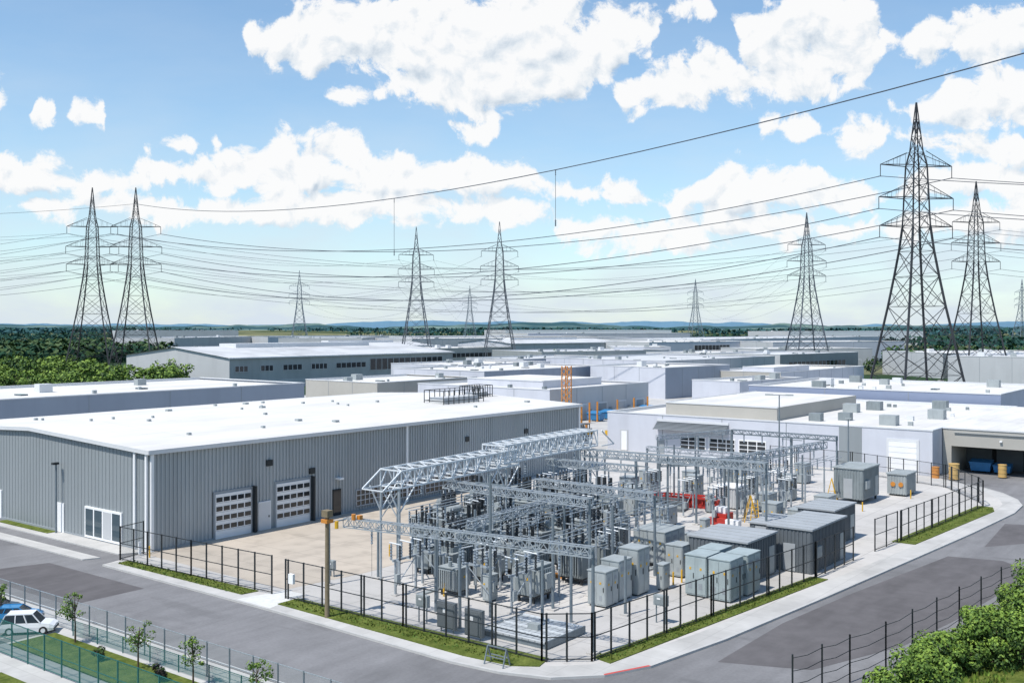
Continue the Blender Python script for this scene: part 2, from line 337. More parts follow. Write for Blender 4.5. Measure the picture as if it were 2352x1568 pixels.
# ------------------------------------------------------------------ generic building
def bldg(name,p,q,depth,h,wall='ltgrey',roof='roof',side=None,win=None,doors=0,units=6,seams=8.0,z0=-0.3,ridge=0,blocks=(),base=None):
    P=Vector(p);Q=Vector(q);d=Q-P;L=d.length;ang=math.atan2(d.y,d.x)
    b=MB(); side=side or wall
    hr=h-0.35
    b.quad((0,0,z0),(L,0,z0),(L,0,h),(0,0,h),wall)
    b.quad((0,depth,z0),(L,depth,z0),(L,depth,h),(0,depth,h),wall)
    if ridge:
        for x in(0,L): b.add([(x,0,z0),(x,depth,z0),(x,depth,h),(x,depth/2,h+ridge),(x,0,h)],[(0,1,2,3,4)],side)
        o=0.6
        b.quad((-o,-o,h),(L+o,-o,h),(L+o,depth/2,h+ridge+.05),(-o,depth/2,h+ridge+.05),roof)
        b.quad((-o,depth+o,h),(L+o,depth+o,h),(L+o,depth/2,h+ridge+.05),(-o,depth/2,h+ridge+.05),roof)
        b.box(-o,L+o,-o-.05,-o+.05,h-.35,h+.05,'trim')
        b.box(L*.2,L*.8,depth*.42,depth*.58,h+ridge*.6,h+ridge+1.0,'trim',roof)
    else:
        for x in(0,L): b.quad((x,0,z0),(x,depth,z0),(x,depth,h),(x,0,h),side)
        b.quad((0,0,hr),(L,0,hr),(L,depth,hr),(0,depth,hr),roof)
        t=0.35;o=0.08
        b.box(-o,L+o,-o,t,h-.02,h+.14,'trim');b.box(-o,L+o,depth-t,depth+o,h-.02,h+.14,'trim')
        b.box(-o,t,t,depth-t,h-.02,h+.14,'trim');b.box(L-t,L+o,t,depth-t,h-.02,h+.14,'trim')
        b.quad((0,t,hr),(L,t,hr),(L,t,h),(0,t,h),'trim'); b.quad((0,depth-t,hr),(L,depth-t,hr),(L,depth-t,h),(0,depth-t,h),'trim')
        b.quad((t,0,hr),(t,depth,hr),(t,depth,h),(t,0,h),'trim')
        rnd=random.Random(int(P.x*7+P.y))
        for i in range(int(units*1.6)):
            x=L*(.06+.85*rnd.random());y=depth*(.1+.8*rnd.random());s=rnd.choice([.4,.5,.7,1.4,1.8]);hh=s*.7+.2
            b.box(x,x+s*1.3,y,y+s,hr,hr+hh,rnd.choice(['txl','trim','tx']))
        for i in range(int(L/22)):
            x=10+i*22; b.box(x,x+1.2,depth*.35,depth*.35+2.2,hr,hr+.25,'glassb')
    if seams:
        k=int(L/seams)
        for i in range(1,k): b.box(i*L/k-.05,i*L/k+.05,-.04,.01,0,h-.1,'seam')
        k=int(depth/seams)
        for i in range(1,k):
            b.box(-.04,.01,i*depth/k-.05,i*depth/k+.05,0,h-.1,'seam')
    if base: b.box(-.06,L+.06,-.06,depth,z0,base[0],base[1])
    if win:
        for (x0,x1,za,zb,nx) in win:
            b.box(x0,x1,-.10,.02,za,zb,'glass')
            for i in range(nx+1):
                x=x0+(x1-x0)*i/nx; b.box(x-.12,x+.12,-.14,.01,za-.1,zb+.1,'ltgrey')
            b.box(x0-.12,x1+.12,-.16,.01,za-.2,za,'ltgrey')
    for i in range(doors):
        x=L*(i+.5)/doors; b.box(x-1.8,x+1.8,-.1,.02,0,3.6,'trim'); b.box(x-1.5,x+1.5,-.14,.0,.1,3.3,'ltgrey' if i%2 else 'seam')
        b.box(x+2.5,x+3.5,-.1,.02,0,2.3,'seam')
    for (x0,x1,y0,y1,hh,kk) in blocks:
        b.box(x0,x1,y0,y1,hr,hr+hh,kk,roof); b.box(x0-.1,x1+.1,y0-.1,y0+.1,hr+hh-.1,hr+hh+.1,'trim'); b.box(x0-.1,x0+.1,y0,y1,hr+hh-.1,hr+hh+.1,'trim')
    o=b.obj(name,None,(P.x,P.y,0),ang); return o
wb=bldg("white_industrial_building",(142.3,89.5),(142.3,38.6),52,6.1,'wwall','roof','wwall',units=14,seams=9,blocks=((8,27,5,40,2.0,'beige'),))
bpy.context.view_layer.update()
b=MB()
XF=142.3
def fx(y0,y1,z0,z1,k,t=0.12): b.box(XF-t,XF+0.02,y0,y1,z0,z1,k)
for i in range(3):
    a=71.6-4.9*i+0.2; fx(a,a+4.4,1.0,3.1,'white',.10)
    for j in range(3):
        for r in range(3): fx(a+.15+j*1.42,a+1.4+j*1.42,1.15+r*.65,1.65+r*.65,'glass',.14)
fx(40.3,44.6,0.1,4.8,'trim',.1); fx(40.6,44.3,.1,4.5,'white',.14)
for i in range(6): fx(40.6,44.3,.75*i+.7,.75*i+.73,'ltgrey',.16)
fx(85.6,87.0,.1,3.4,'ltgrey',.1); fx(85.8,86.8,.1,3.2,'white',.13); fx(79,80,.1,2.2,'seam',.12)
fx(48,51.2,0,6.0,'wallg2',.05); fx(57.5,58.8,.1,2.6,'white',.12)
o=b.obj("windows_and_doors",wb); o.matrix_parent_inverse=wb.matrix_world.inverted()
b=MB()
for i in range(7): b.box(XF-1.5+.2*i,XF-1.36+.2*i,68,80.2,4.0+.18*i,4.07+.18*i,'seam')
b.box(XF-1.6,XF,68,68.1,3.95,4.1,'seam');b.box(XF-1.6,XF,80.1,80.2,3.95,4.1,'seam'); b.box(XF-.2,XF,68,80.2,5.1,5.5,'trim')
b.quad((XF-1.5,68,3.98),(XF-1.5,80.2,3.98),(XF-.05,80.2,5.15),(XF-.05,68,5.15),'txd')
aw=b.obj("awning",wb); aw.matrix_parent_inverse=wb.matrix_world.inverted()
lw=MB()
lw.box(147,192,8,20,-.2,6.1,'beige','roof'); lw.box(155,192,20,38.5,-.2,3.8,'black'); lw.box(147,192,20,38.5,3.8,6.1,'beige','roof')
lw.box(147,155,37.4,38.5,-.2,3.8,'beige'); lw.box(146.9,192,8,38.5,6.1,6.28,'trim','roof')
for i in range(4): lw.box(154.8,155,22+i*4,25.4+i*4,0,3.2,'txd' if i>1 else 'ltgrey')
for i in range(12): lw.box(154.75,154.8,22,30,.3+i*.25,.33+i*.25,'seam')
lw.box(146.8,147,9,37,5.6,5.66,'seam')
for y in (24,31): lw.box(146.7,147,y,y+.3,4.7,4.9,'white')
lw.obj("beige_loading_wing")
bldg("lavender_warehouse",(195.5,89),(195.5,41.5),38,8,'purple','roof','wwall',units=12,seams=12)
bldg("blue_grey_warehouse",(30,155),(133.6,153.5),34,9,'blue','roof','blue',units=8,seams=14)
bldg("office_warehouse",(204,270),(308,266),62,10,'wallg','roof2','ltgrey',win=((2,7,5.5,7.2,3),(12,17,5.5,7.2,3),(21,29,5.5,7.2,4),(33,40,5.5,7.2,4),(44,58,5.5,7.2,6),(60,98,4.3,8.3,13)),ridge=3.0,seams=0,base=(2.5,'ltgrey'))
bldg("beige_industrial_unit",(168.5,168.5),(204,168),25,7,'beige','roof','beige',units=6)
bldg("industrial_unit",(212,172),(268,168),36,8,'blue','roof','wwall',units=9)
bldg("dock_building",(171,121.5),(208.6,120),38,7,'ltgrey','roof','wwall',doors=5,units=8,blocks=((8,30,8,30,1.6,'wwall'),))
bldg("industrial_unit",(289,160),(361,154),50,9,'ltgrey','roof2','wwall',units=6)
bldg("blue_industrial_unit",(250,138.5),(282,134.5),27,8.6,'blue','roof','wwall',units=4)
bldg("white_industrial_unit",(276,116),(337,113),23,7,'wwall','roof','beige',doors=3,units=6,blocks=((6,30,5,15,1.5,'wwall'),))
bldg("industrial_unit",(232,108),(262,104),14,6.5,'wwall','roof','wwall',units=3)
bldg("grey_warehouse_distant",(365,94),(369,55),60,10,'ltgrey','roof2','ltgrey',units=4)
for (p,q,dp,h,wl,rf,sd,wi,dr,se,rd) in (
 ((600,306),(900,285),90,11.5,'wwall','roof2','ltgrey',((20,60,3,5,12),),0,25,0),
 ((512,294),(596,262),70,11,'wwall','roof','ltgrey',((34,62,2,9,10),),0,0,0),
 ((493,461),(650,388),80,12,'ltgrey','roof','ltgrey',((70,110,3,6,14),(120,160,3,6,14)),0,20,0),
 ((427,265),(444,243),35,10,'wwall','roof','ltgrey',None,0,0,0),
 ((429,630),(555,681),50,12,'ltgrey','roof2','ltgrey',None,0,20,0),
 ((440,531),(473,487),60,12.5,'ltgrey','roof2','ltgrey',None,0,20,0),
 ((380,420),(452,405),50,9,'ltgrey','roof2','ltgrey',None,0,0,2),
 ((360,260),(430,236),40,9,'ltgrey','roof2','wallg2',((5,30,3,5,10),),2,20,0),
 ((330,470),(372,455),40,8.5,'ltgrey','roof','ltgrey',None,3,0,0),
 ((560,520),(700,450),60,12.5,'beige','roof2','ltgrey',None,0,20,0),
 ((470,210),(520,170),40,9,'ltgrey','roof','ltgrey',None,4,0,0),
 ((300,225),(352,220),30,8,'blue','roof2','wwall',None,3,12,0),
 ((345,330),(420,322),45,9.5,'wallg','roof','ltgrey',((5,60,5,7,18),),0,0,0),
 ((455,350),(540,330),50,10.5,'ltgrey','roof2','wwall',None,4,16,2),
 ((400,205),(448,196),30,8.5,'beige','roof','wwall',None,2,14,0),
 ((380,160),(440,150),35,9,'wallg2','roof2','ltgrey',((6,50,4,6,14),),0,0,0),
 ((560,240),(640,190),50,11,'wwall','roof','ltgrey',None,0,16,0),
 ((700,520),(860,450),70,14,'wwall','roof','ltgrey',None,0,0,0),
 ((520,640),(640,610),60,12,'wwall','roof2','ltgrey',None,0,0,0),
 ((240,205),(286,203),30,8,'wwall','roof','wwall',None,4,12,0),
 ((900,700),(1080,590),70,16,'white','roof','ltgrey',None,0,0,0),
 ((700,1150),(830,1080),70,15,'ltgrey','roof','ltgrey',None,0,0,0),
 ((1020,420),(1180,330),70,15,'white','roof','ltgrey',None,0,0,0),
 ((420,110),(470,70),40,9.5,'wallg2','roof','ltgrey',None,3,16,0)):
    bldg("distant_warehouse",p,q,dp,h,wl,rf,sd,win=wi,doors=dr,units=5,seams=se,ridge=rd)
# ------------------------------------------------------------------ fences
def fence(name,pts,h,sp,post,rail,mesh,r=0.055,rails=(0.05,0.5,0.98),z=ZY,cap=0,extra=False):
    b=MB()
    for (p,q) in zip(pts[:-1],pts[1:]):
        P=Vector(p);Q=Vector(q);L=(Q-P).length;n=max(1,round(L/sp))
        for i in range(n+1):
            c=P+(Q-P)*i/n; b.beam((c.x,c.y,z-.1),(c.x,c.y,z+h+cap),r,post)
            if extra and i%4==0 and i<n:
                e=c+(Q-P)/L*0.28; b.beam((e.x,e.y,z-.1),(e.x,e.y,z+h),r,post)
        for t in rails: b.beam((P.x,P.y,z+h*t),(Q.x,Q.y,z+h*t),r*0.55,rail)
        if mesh: b.quad((P.x,P.y,z+.05),(Q.x,Q.y,z+.05),(Q.x,Q.y,z+h),(P.x,P.y,z+h),mesh)
    return b.obj(name)
FH=2.9
fence("perimeter_fence",[(51.5,80.2),(48.9,79.6),(49.2,70),(49.6,60.6)],FH,1.95,'dark','dark','cl',extra=False)
fence("perimeter_fence",[(49.4,58.8),(49.4,47),(49.3,35.6),(51.2,33.3)],FH,1.85,'dark','dark','cl',extra=True)
fence("perimeter_fence",[(51.2,33.3),(64,31.9),(78.9,30.3),(86.8,30.0)],FH,1.9,'dark','dark','cl',extra=True)
fence("perimeter_fence",[(91.5,29.7),(96.6,29.3)],FH,2.4,'dark','dark','cl')
fence("perimeter_fence",[(97.2,29.2),(121.6,27.6),(124,28.6),(133,34.5),(138.5,48),(139,60)],FH,2.0,'dark','dark','cl',extra=True)
fence("wire_mesh_fence",[(35.9,120),(35.9,33)],2.0,2.05,'galvd','galv','clg',0.04,z=0)
fence("green_screen_fence",[(30.75,100),(30.75,35)],2.1,1.9,'teal','teal','clt',0.04,z=0)
fence("green_screen_fence",[(35.35,63),(35.35,40)],1.0,3,'teal','teal','clt',0.03,z=0,rails=(0.98,))
b=MB(); pl=[(52,21.2),(57.3,20.0),(61.1,19.2),(72.3,17.9),(84,16.5),(100,15.4),(125,14.6)]
for p,q in zip(pl[:-1],pl[1:]):
    P=Vector(p);Q=Vector(q);n=max(1,round((Q-P).length/3.6))
    for i in range(n+1):
        c=P+(Q-P)*i/n; b.cyl((c.x,c.y,-.1),(c.x,c.y,2.7),0.05,None,'dark',6)
    for i in range(n):
        a=P+(Q-P)*i/n;c=P+(Q-P)*(i+1)/n
        for z in(0.5,1.1,1.8,2.5):
            m_=(a+c)/2; b.beam((a.x,a.y,z),(m_.x,m_.y,z-.12),0.016,'dark'); b.beam((m_.x,m_.y,z-.12),(c.x,c.y,z),0.016,'dark')
b.obj("roadside_wire_fence")
b=MB()
b.box(49.05,49.25,57.6,58.1,1.4,2.1,'white'); b.box(50.9,51.1,79.9,80.1,.2,1.3,'white'); b.obj("fence_sign")
b=MB()
for s in(-1,1):
    for t in(-.7,.7): b.beam((47.3+s*.35,37.4+t,ZY),(47.3,37.4+t,1.15),.04,'galvd')
    b.beam((47.3+s*.2,36.7,.6),(47.3+s*.2,38.1,.6),.03,'galvd')
b.beam((47.3,36.7,1.15),(47.3,38.1,1.15),.04,'galvd'); b.obj("a_frame_barrier")
# ------------------------------------------------------------------ substation
sub=MB()
def posts(lst,r=0.11,k='galvd'):
    for x,y,h in lst:
        sub.cyl((x,y,ZY),(x,y,h),r,r*.9,k,8); sub.box(x-.3,x+.3,y-.3,y+.3,ZY,ZY+.12,'conc')
gm=MB()
truss(gm,(57.2,55.7,7.6),(72.5,56,7.8),2.2,1.3,10,.06,'galvl')
truss(gm,(70.3,56,8.1),(86,56.5,8.2),2.4,1.5,11,.06,'galvl')
gm.beam((57.2,54.6,7.6),(55.2,54.6,7.6),.06,'galvl');gm.beam((57.2,56.8,7.6),(55.2,56.8,7.6),.06,'galvl')
for y in(54.6,56.8): gm.beam((55.2,y,7.6),(57.2,y,8.9),.06,'galvl')
gm.beam((55.2,54.6,7.6),(55.2,56.8,7.6),.05,'galvl')
for y in(54.8,57.7): gm.beam((86,y,9.7),(88.3,y,8.2),.06,'galvl'); gm.beam((86,y,8.2),(88.3,y,8.2),.06,'galvl')
for x in(57.4,70.8,85.5):
    for sy in(-1,1):
        gm.cyl((x,56+sy*1.0,ZY),(x,56+sy*1.0,7.7),0.10,None,'galv',8)
        gm.beam((x,56+sy*1.0,5.6),(x+1.9,56+sy*1.0,7.7),.05,'galvl'); gm.beam((x,56+sy*1.0,5.6),(x-1.2,56+sy*1.0,7.7),.05,'galvl')
    gm.beam((x,55,5.0),(x,57,7.4),.04,'galv'); gm.beam((x,57,5.0),(x,55,7.4),.04,'galv')
for x in(61,65,75,79,83): gm.insul((x,56,6.5),1.1,.12,'porc')
gm.obj("steel_lattice_gantry")
def gantry(name,p,q,z,w,h,n,r,k,posts_,ins=True,pk='galvd'):
    g=MB(); truss(g,(*p,z),(*q,z),w,h,n,r,k)
    for (x,y,hh) in posts_: g.cyl((x,y,ZY),(x,y,hh),.12,.10,pk,8); g.box(x-.3,x+.3,y-.3,y+.3,ZY,ZY+.12,'conc')
    if ins:
        P=Vector(p);Q=Vector(q)
        for t in(.12,.3,.5,.7,.88):
            c=P+(Q-P)*t; g.insul((c.x,c.y,z-1.0),1.0,.1,'porc'); g.cyl((c.x,c.y,z-3.2),(c.x,c.y,z-1.0),.012,None,'wire',4)
    g.obj(name)
gantry("steel_lattice_gantry",(84.8,56),(86,37.5),7.2,.8,.7,16,.04,'galv',[(84.8,56,7.8),(85.3,47,7.8),(86,37.5,7.8)])
gantry("steel_lattice_gantry",(64,56),(63.5,41.5),6.7,.7,.6,13,.035,'galv',[(63.5,41.5,7.2),(64,49,6.9)])
gantry("steel_lattice_gantry",(72,52.5),(71.4,40.5),6.2,.7,.6,11,.04,'galv',[(72,52.5,6.8),(71.4,40.5,6.6)])
gantry("steel_lattice_gantry",(78.5,56),(79.2,46.8),7.0,.7,.6,9,.035,'galv',[(79.2,46.8,8.0)])
gantry("steel_lattice_gantry",(49.9,53),(52.4,34.0),6.0,.55,.6,20,.03,'galv',[(52.4,34.0,6.5),(51.2,43.6,6.2)],ins=True)
gantry("steel_lattice_gantry",(53.9,45),(66,45.5),6.2,.5,.5,10,.03,'galv',[(66,45.5,6.6)])
gantry("steel_lattice_gantry",(116,55),(116,42),6.9,.6,.5,11,.04,'galvd',[(116,55,7.4),(116,42,7.4),(116,47.5,7.0)])
gantry("steel_lattice_gantry",(96.5,46),(116,43.5),6.0,.8,.7,15,.04,'galv',[(96.5,46.6,6.6),(96.5,45.2,6.6),(106,44.7,6.2)])
gantry("steel_lattice_gantry",(90,50.5),(97,44.5),6.1,.8,.6,8,.04,'galvd',[(90,50.5,6.6),(93,48,6.1)])
gantry("steel_lattice_gantry",(98,62),(99,45),5.2,.6,.5,13,.03,'galv',[(98,62,5.6),(98.6,53,5.4),(99,45.5,6.2)])
gantry("steel_lattice_gantry",(104,60),(105,47),5.6,.6,.5,10,.03,'galv',[(104,60,5.9),(105,47,5.9)])
gantry("steel_lattice_gantry",(110,62),(122,58),6.2,.6,.5,10,.03,'galv',[(110,62,6.6),(122,58,6.6),(116,60,6.3)])
gantry("steel_lattice_gantry",(88,68),(101,66),6.4,.7,.6,10,.035,'galv',[(88,68,6.9),(101,66,6.9)])
posts([(54.4,43.6,9.9),(57.4,55.1,7.9),(54.9,39.6,4.6),(54,59.2,5.2),(57.8,57.7,4.2),(79.2,46.8,8.0),(102,55.4,6.8),(106.2,54.8,5.0),(60.5,50,6.0),(67.5,42,6.2),(92,44,6.4),(76,60,6.5),(88,62,6.2),(110,50,5.2),(62.4,60,5.0),(112,44.5,5.5),(97.5,43.5,5.6),(55.6,49.5,5.8),(58.8,41.5,6.8),(53.2,47.5,5.4),(56.8,38.6,5.2),(60.8,36.8,4.2),(94,63,7),(120,49,6.5),(109,56,7)])
for (x,y,z) in((54.4,43.6,9.3),(79.2,46.8,7.6),(102,55.4,6.5),(94,63,6.6),(120,49,6.2)):
    sub.beam((x,y-1.3,z),(x,y+1.3,z),.05,'galvd')
for (a,c,z) in(((57,54),(86,55),6.1),((57,50),(84,50.5),5.4),((60,47),(84,47.5),5.2),((60,44),(80,44),4.6),((96,44),(116,43),5.0),((97,49),(115,48),4.9)):
    for k in range(3):
        sub.cyl((a[0],a[1]-k*.8,z),(c[0],c[1]-k*.8,z+.1),.035,None,'galv',5)
        for t in(.1,.35,.6,.85):
            x=a[0]+(c[0]-a[0])*t;y=a[1]+(c[1]-a[1])*t-k*.8; sub.insul((x,y,z-1.1),1.1,.1,'porc',6,4)
            if k==1: sub.cyl((x,y,ZY),(x,y,z-1.1),.09,None,'galv',6); sub.beam((x,y-1,z-1.1),(x,y+1,z-1.1),.05,'galv')
sub.obj("busbar_structure")
b=MB(); b.cyl((47.9,52.7,ZY),(47.9,52.7,7.3),.17,.13,'wood',10); b.box(47.6,48.2,52.4,53.0,6.6,6.85,'org'); b.box(47.65,48.15,52.4,53.0,7.0,7.45,'wood'); b.cyl((48.3,52.2,6.2),(48.3,52.2,6.7),.14,None,'yel',8)
b.beam((47.9,52.7,6.6),(49.9,53,6.5),.05,'galv'); b.cyl((49.7,52.0,6.6),(49.7,52.0,7.0),.16,None,'org',8); b.box(49.9,50.2,51.6,51.9,6.6,6.9,'org'); b.obj("timber_utility_pole")
def transformer(v):
    b=MB(); w,d,h=2.2,1.7,2.0
    z=.55
    for x in(-w/2+.2,w/2-.2):
        for y in(-d/2+.2,d/2-.2): b.box(x-.08,x+.08,y-.08,y+.08,0,z,'dark')
    b.box(-w/2,w/2,-d/2,d/2,z-.12,z,'dark')
    b.box(-w/2,w/2,-d/2,d/2,z,z+h,'tx'); b.box(-w/2-.07,w/2+.07,-d/2-.07,d/2+.07,z+h,z+h+.09,'txl')
    for s in(-1,1):
        for i in range(9):
            x=-w/2+.16+i*(w-.32)/8; y0=s*(d/2); y1=s*(d/2+.38); b.box(x-.045,x+.045,min(y0,y1),max(y0,y1),z+.25,z+h-.15,'txl' if v==1 else 'tx')
        b.cyl((-w/2+.1,s*(d/2+.3),z+h-.12),(w/2-.1,s*(d/2+.3),z+h-.12),.06,None,'tx',6)
    if v==0:
        for i in(-1,0,1): b.insul((i*.65,.1,z+h+.09),1.7,.21,'bush',8,7); b.cyl((i*.65,.1,z+h+1.79),(i*.65,.1,z+h+2.0),.04,None,'galvl',6)
        b.cyl((-.9,-.55,z+h+.55),(.5,-.55,z+h+.55),.27,None,'txl',12); b.box(-.7,-.6,-.65,-.45,z+h,z+h+.4,'tx'); b.box(.2,.3,-.65,-.45,z+h,z+h+.4,'tx')
    elif v==1:
        for i in(-1,1): b.insul((i*.55,0,z+h+.09),.8,.14,'porc',8,5)
        b.box(-.4,.4,-d/2-.6,-d/2-.38,z+.5,z+1.6,'txl'); b.cyl((0,.5,z+h),(0,.5,z+h+.6),.18,None,'tx',8)
    else:
        b.box(-.8,.8,-.5,.5,z+h+.09,z+h+.5,'tx')
        for i in(-1,0,1): b.cyl((i*.6,.3,z+h+.4),(i*.6,.3,z+h+2.1),.17,.15,'bush',8)
    b.box(w/2,w/2+.32,-.45,.35,z+.5,z+1.5,'txl'); b.box(w/2+.32,w/2+.34,-.35,-.1,z+1.2,z+1.38,'white')
    b.box(-w/2-.03,-w/2,-.3,-.12,z+1.1,z+1.3,'yel')
    return b.mesh("power_transformer")
TM=[transformer(i) for i in range(3)]
def cabinet(w,d,h,k,legs=.12,roofk=None):
    b=MB(); b.box(-w/2+.1,w/2-.1,-d/2+.1,d/2-.1,0,legs,'dark'); b.box(-w/2,w/2,-d/2,d/2,legs,h,k,roofk or k)
    b.box(-w/2-.05,w/2+.05,-d/2-.05,d/2+.05,h,h+.07,roofk or k)
    n=max(1,round(w/1.0))
    for i in range(n):
        xa=-w/2+w*i/n+.05;xb=-w/2+w*(i+1)/n-.05; b.box(xa,xb,-d/2-.03,-d/2+.01,legs+.1,h-.1,k)
        b.box(xb-.14,xb-.09,-d/2-.07,-d/2-.03,h*.45,h*.58,'dark'); b.box(xa+.2,xb-.25,-d/2-.045,-d/2-.02,h*.75,h*.86,'seam')
        b.box(xa+.25,xa+.40,-d/2-.05,-d/2-.02,h*.62,h*.68,'yel')
    n=max(1,round(d/1.0))
    for i in range(n):
        ya=-d/2+d*i/n+.05;yb=-d/2+d*(i+1)/n-.05; b.box(-w/2-.03,-w/2+.01,ya,yb,legs+.1,h-.1,k); b.box(-w/2-.07,-w/2-.03,ya+.09,ya+.14,h*.45,h*.58,'dark')
        b.box(-w/2-.045,-w/2-.02,ya+.25,yb-.2,h*.2,h*.34,'seam'); b.box(-w/2-.045,-w/2-.02,ya+.3,ya+.45,h*.66,h*.72,'yel')
    return b.mesh("electrical_cabinet")
rt=random.Random(11)
for i in range(10):
    for j in range(8):
        X=59+i*3.7+rt.uniform(-.5,.5); Y=44.5+j*3.2+rt.uniform(-.4,.4)
        d=X*CC+Y*SS; x=X*SS-Y*CC
        if 82<d<113 and -8<x<10 and abs(Y-56)>1.2:
            place("power_transformer",TM[rt.choice([0,0,1,2])],(X,Y,ZY),rt.choice([0,math.pi/2,math.pi]),None,rt.uniform(.88,1.14))
for (x,y,v,r,s) in((61.9,56.0,1,0,.85),(60.5,52.6,2,1.57,.9),(62.6,50.2,1,0,.85),(60.2,44.2,1,0,1.0),(66.4,44.6,0,1.57,.95),(64.5,47.6,2,0,.9),(69.5,46.8,1,0,.95),(57.8,49.8,1,1.57,.8)):
    place("power_transformer",TM[v],(x,y,ZY),r,None,s)
cb=[cabinet(1.7,1.5,2.5,'txl'),cabinet(1.8,1.5,2.9,'txl'),cabinet(1.7,1.6,3.4,'txl'),cabinet(3.4,3.0,2.9,'txl',.3),cabinet(2.3,1.6,1.9,'txl',.2),cabinet(2.2,1.7,3.0,'txg'),cabinet(1.0,.6,1.9,'txl')]
for (i,x,y,r) in((0,62.2,39.5,0),(1,64.2,39.6,0),(2,66.4,39.4,0),(3,76.2,42.8,0),(4,90.5,50.2,0),(5,69.2,35.2,0),(5,69.0,33.2,0),(5,71.5,33.0,0),(5,71.7,35.4,0),(4,97.5,39,0),(6,100,50,0),(0,96,41.2,0),(4,104.5,45.6,0),(0,118,55,0),(1,120,57,0),(2,122,54,0),(0,111,58,0),(1,94,56,0),(6,87,44,0),(6,80,42,1.57),(0,73.5,47,0),(1,80.5,50,0),(6,58,46.5,0),(4,107,40,0),(1,112.6,46.5,0),(0,73.2,39.3,0),(6,74.8,39.2,0),(6,68.6,38.2,0),(0,108,56,0),(1,100,60,0),(4,114,52,0),(0,126,50,0),(1,106,61,0)):
    place("electrical_cabinet",cb[i],(x,y,ZY),r)
def switch():
    b=MB()
    for x in(-1.1,1.1): b.beam((x,0,0),(x,0,2.6),.08,'galv'); b.box(x-.25,x+.25,-.25,.25,0,.1,'conc')
    b.beam((-1.4,0,2.6),(1.4,0,2.6),.09,'galv'); b.beam((-1.1,0,.6),(1.1,0,2.5),.03,'galv')
    for i in(-1,0,1):
        for y in(-.45,.45): b.insul((i*1.1,y,2.65),1.1,.12,'bush' if y<0 else 'porc',7,5)
        b.cyl((i*1.1,-.6,3.8),(i*1.1,.6,3.85),.05,None,'galvl',5); b.beam((i*1.1,-.5,2.6),(i*1.1,.5,2.6),.05,'galv')
    b.box(-1.3,-.9,-.35,-.1,.9,1.6,'txl'); return b.mesh("disconnect_switch")
sw=switch()
for (x,y,r) in((58.5,52.5,1.57),(60,48,0),(57.3,47,1.57),(69.5,51.8,1.57),(75.8,48.5,1.57),(81.5,53.5,0),(86.5,60.2,0),(73,60.5,0),(81,61,1.57),(91,54.5,1.57),(94.5,46.4,0),(101.5,46.6,0),(108.5,46,0),(113,50,1.57),(108,52.5,0),(100,57,0),(69,43,0),(57.5,43.3,0),(66,60.5,1.57),(93,59.5,0),(56,53,0),(88,50,1.57),(104,43,0),(118,50,1.57),(97,51,0),(115,57,0),(91,65,0),(97,65,0)):
    place("disconnect_switch",sw,(x,y,ZY),r)
def container(name,x0,x1,y0,y1,h,k='txd',rk='txdr',door=True,legs=0):
    b=MB(); z=ZY+legs
    b.box(x0,x1,y0,y1,z,h,k,rk); b.box(x0-.12,x1+.12,y0-.12,y1+.12,h,h+.14,rk)
    for i in range(int((x1-x0)/.32)): x=x0+.1+i*.32; b.box(x,x+.14,y0-.05,y0+.01,z+.1,h-.1,k)
    for i in range(int((y1-y0)/.32)): y=y0+.1+i*.32; b.box(x0-.05,x0+.01,y,y+.14,z+.1,h-.1,k)
    for i in range(int((x1-x0)/1.2)): x=x0+.6+i*1.2; b.box(x,x+.06,y0-.1,y1+.1,h+.13,h+.19,rk)
    if door:
        b.box(x1-1.5,x1-.5,y0-.09,y0-.04,z+.1,z+2.3,'txl'); b.box(x0-.1,x0-.04,(y0+y1)/2-.5,(y0+y1)/2+.5,z+.1,z+2.3,'txdr')
        b.box(x0+.5,x0+1.7,y0-.25,y0-.05,z+1.2,z+2.1,'txl')
    if legs:
        for x in(x0+.2,x1-.4):
            for y in(y0+.2,y1-.4): b.box(x,x+.2,y,y+.2,ZY,z,'dark')
    return b.obj(name)
container("equipment_building",73.5,79.0,33.6,38.6,3.3)
container("equipment_building",79.8,87.6,30.95,34.6,3.6)
container("equipment_building",91,96.6,33.2,36.6,3.3)
container("equipment_building",85,90,36.5,38.6,2.6)
container("switchgear_house",114.5,120,38.5,41.8,4.0,'tx','txl',True,.5)
container("generator_enclosure",123,126.8,36.3,38.5,2.6,'txl','txl',False,.2)
b=MB()
for (y) in(36.7,37.6): b.cyl((122.95,y+.2,1.5),(122.85,y+.2,1.5),.28,None,'org',10)
b.obj("generator_fan")
container("site_cabin",103,106,48.4,50.8,2.4,'ltgrey','white',False,.15)
def skid(x,y,L,n=1,k='red',s=1.3):
    b=MB(); 
    for yy in(-.7,.7): b.box(-L/2,L/2,yy-.06,yy+.06,0,.25,k); b.box(-L/2,L/2,yy-.06,yy+.06,.75,.9,k)
    m_=int(L/.6)
    for i in range(m_+1):
        xx=-L/2+L*i/m_; 
        for yy in(-.7,.7): b.box(xx-.05,xx+.05,yy-.05,yy+.05,.2,.8,k)
        b.box(xx-.05,xx+.05,-.7,.7,.1,.2,k)
    b.box(-L/2+.1,L/2-.1,-.6,.6,.2,.7,k if n else 'txl'); b.obj("red_equipment_skid",None,(x,y,ZY),-1.45).scale=(s,s,s)
skid(101.8,55.6,4.2);skid(98.8,54.8,3.6,0,'txd');skid(102.5,51.8,2.6)
b=MB()
b.box(94,95.6,45.2,46.8,ZY+.2,1.3,'red');b.box(93.5,94.0,44.6,46.9,ZY,.9,'red');b.box(94.2,95.2,45.4,46.6,1.3,1.9,'white');b.box(92.9,93.6,43.4,44.8,ZY,1.0,'white'); b.box(95.5,97.0,41.3,42.1,ZY,1.3,'red')
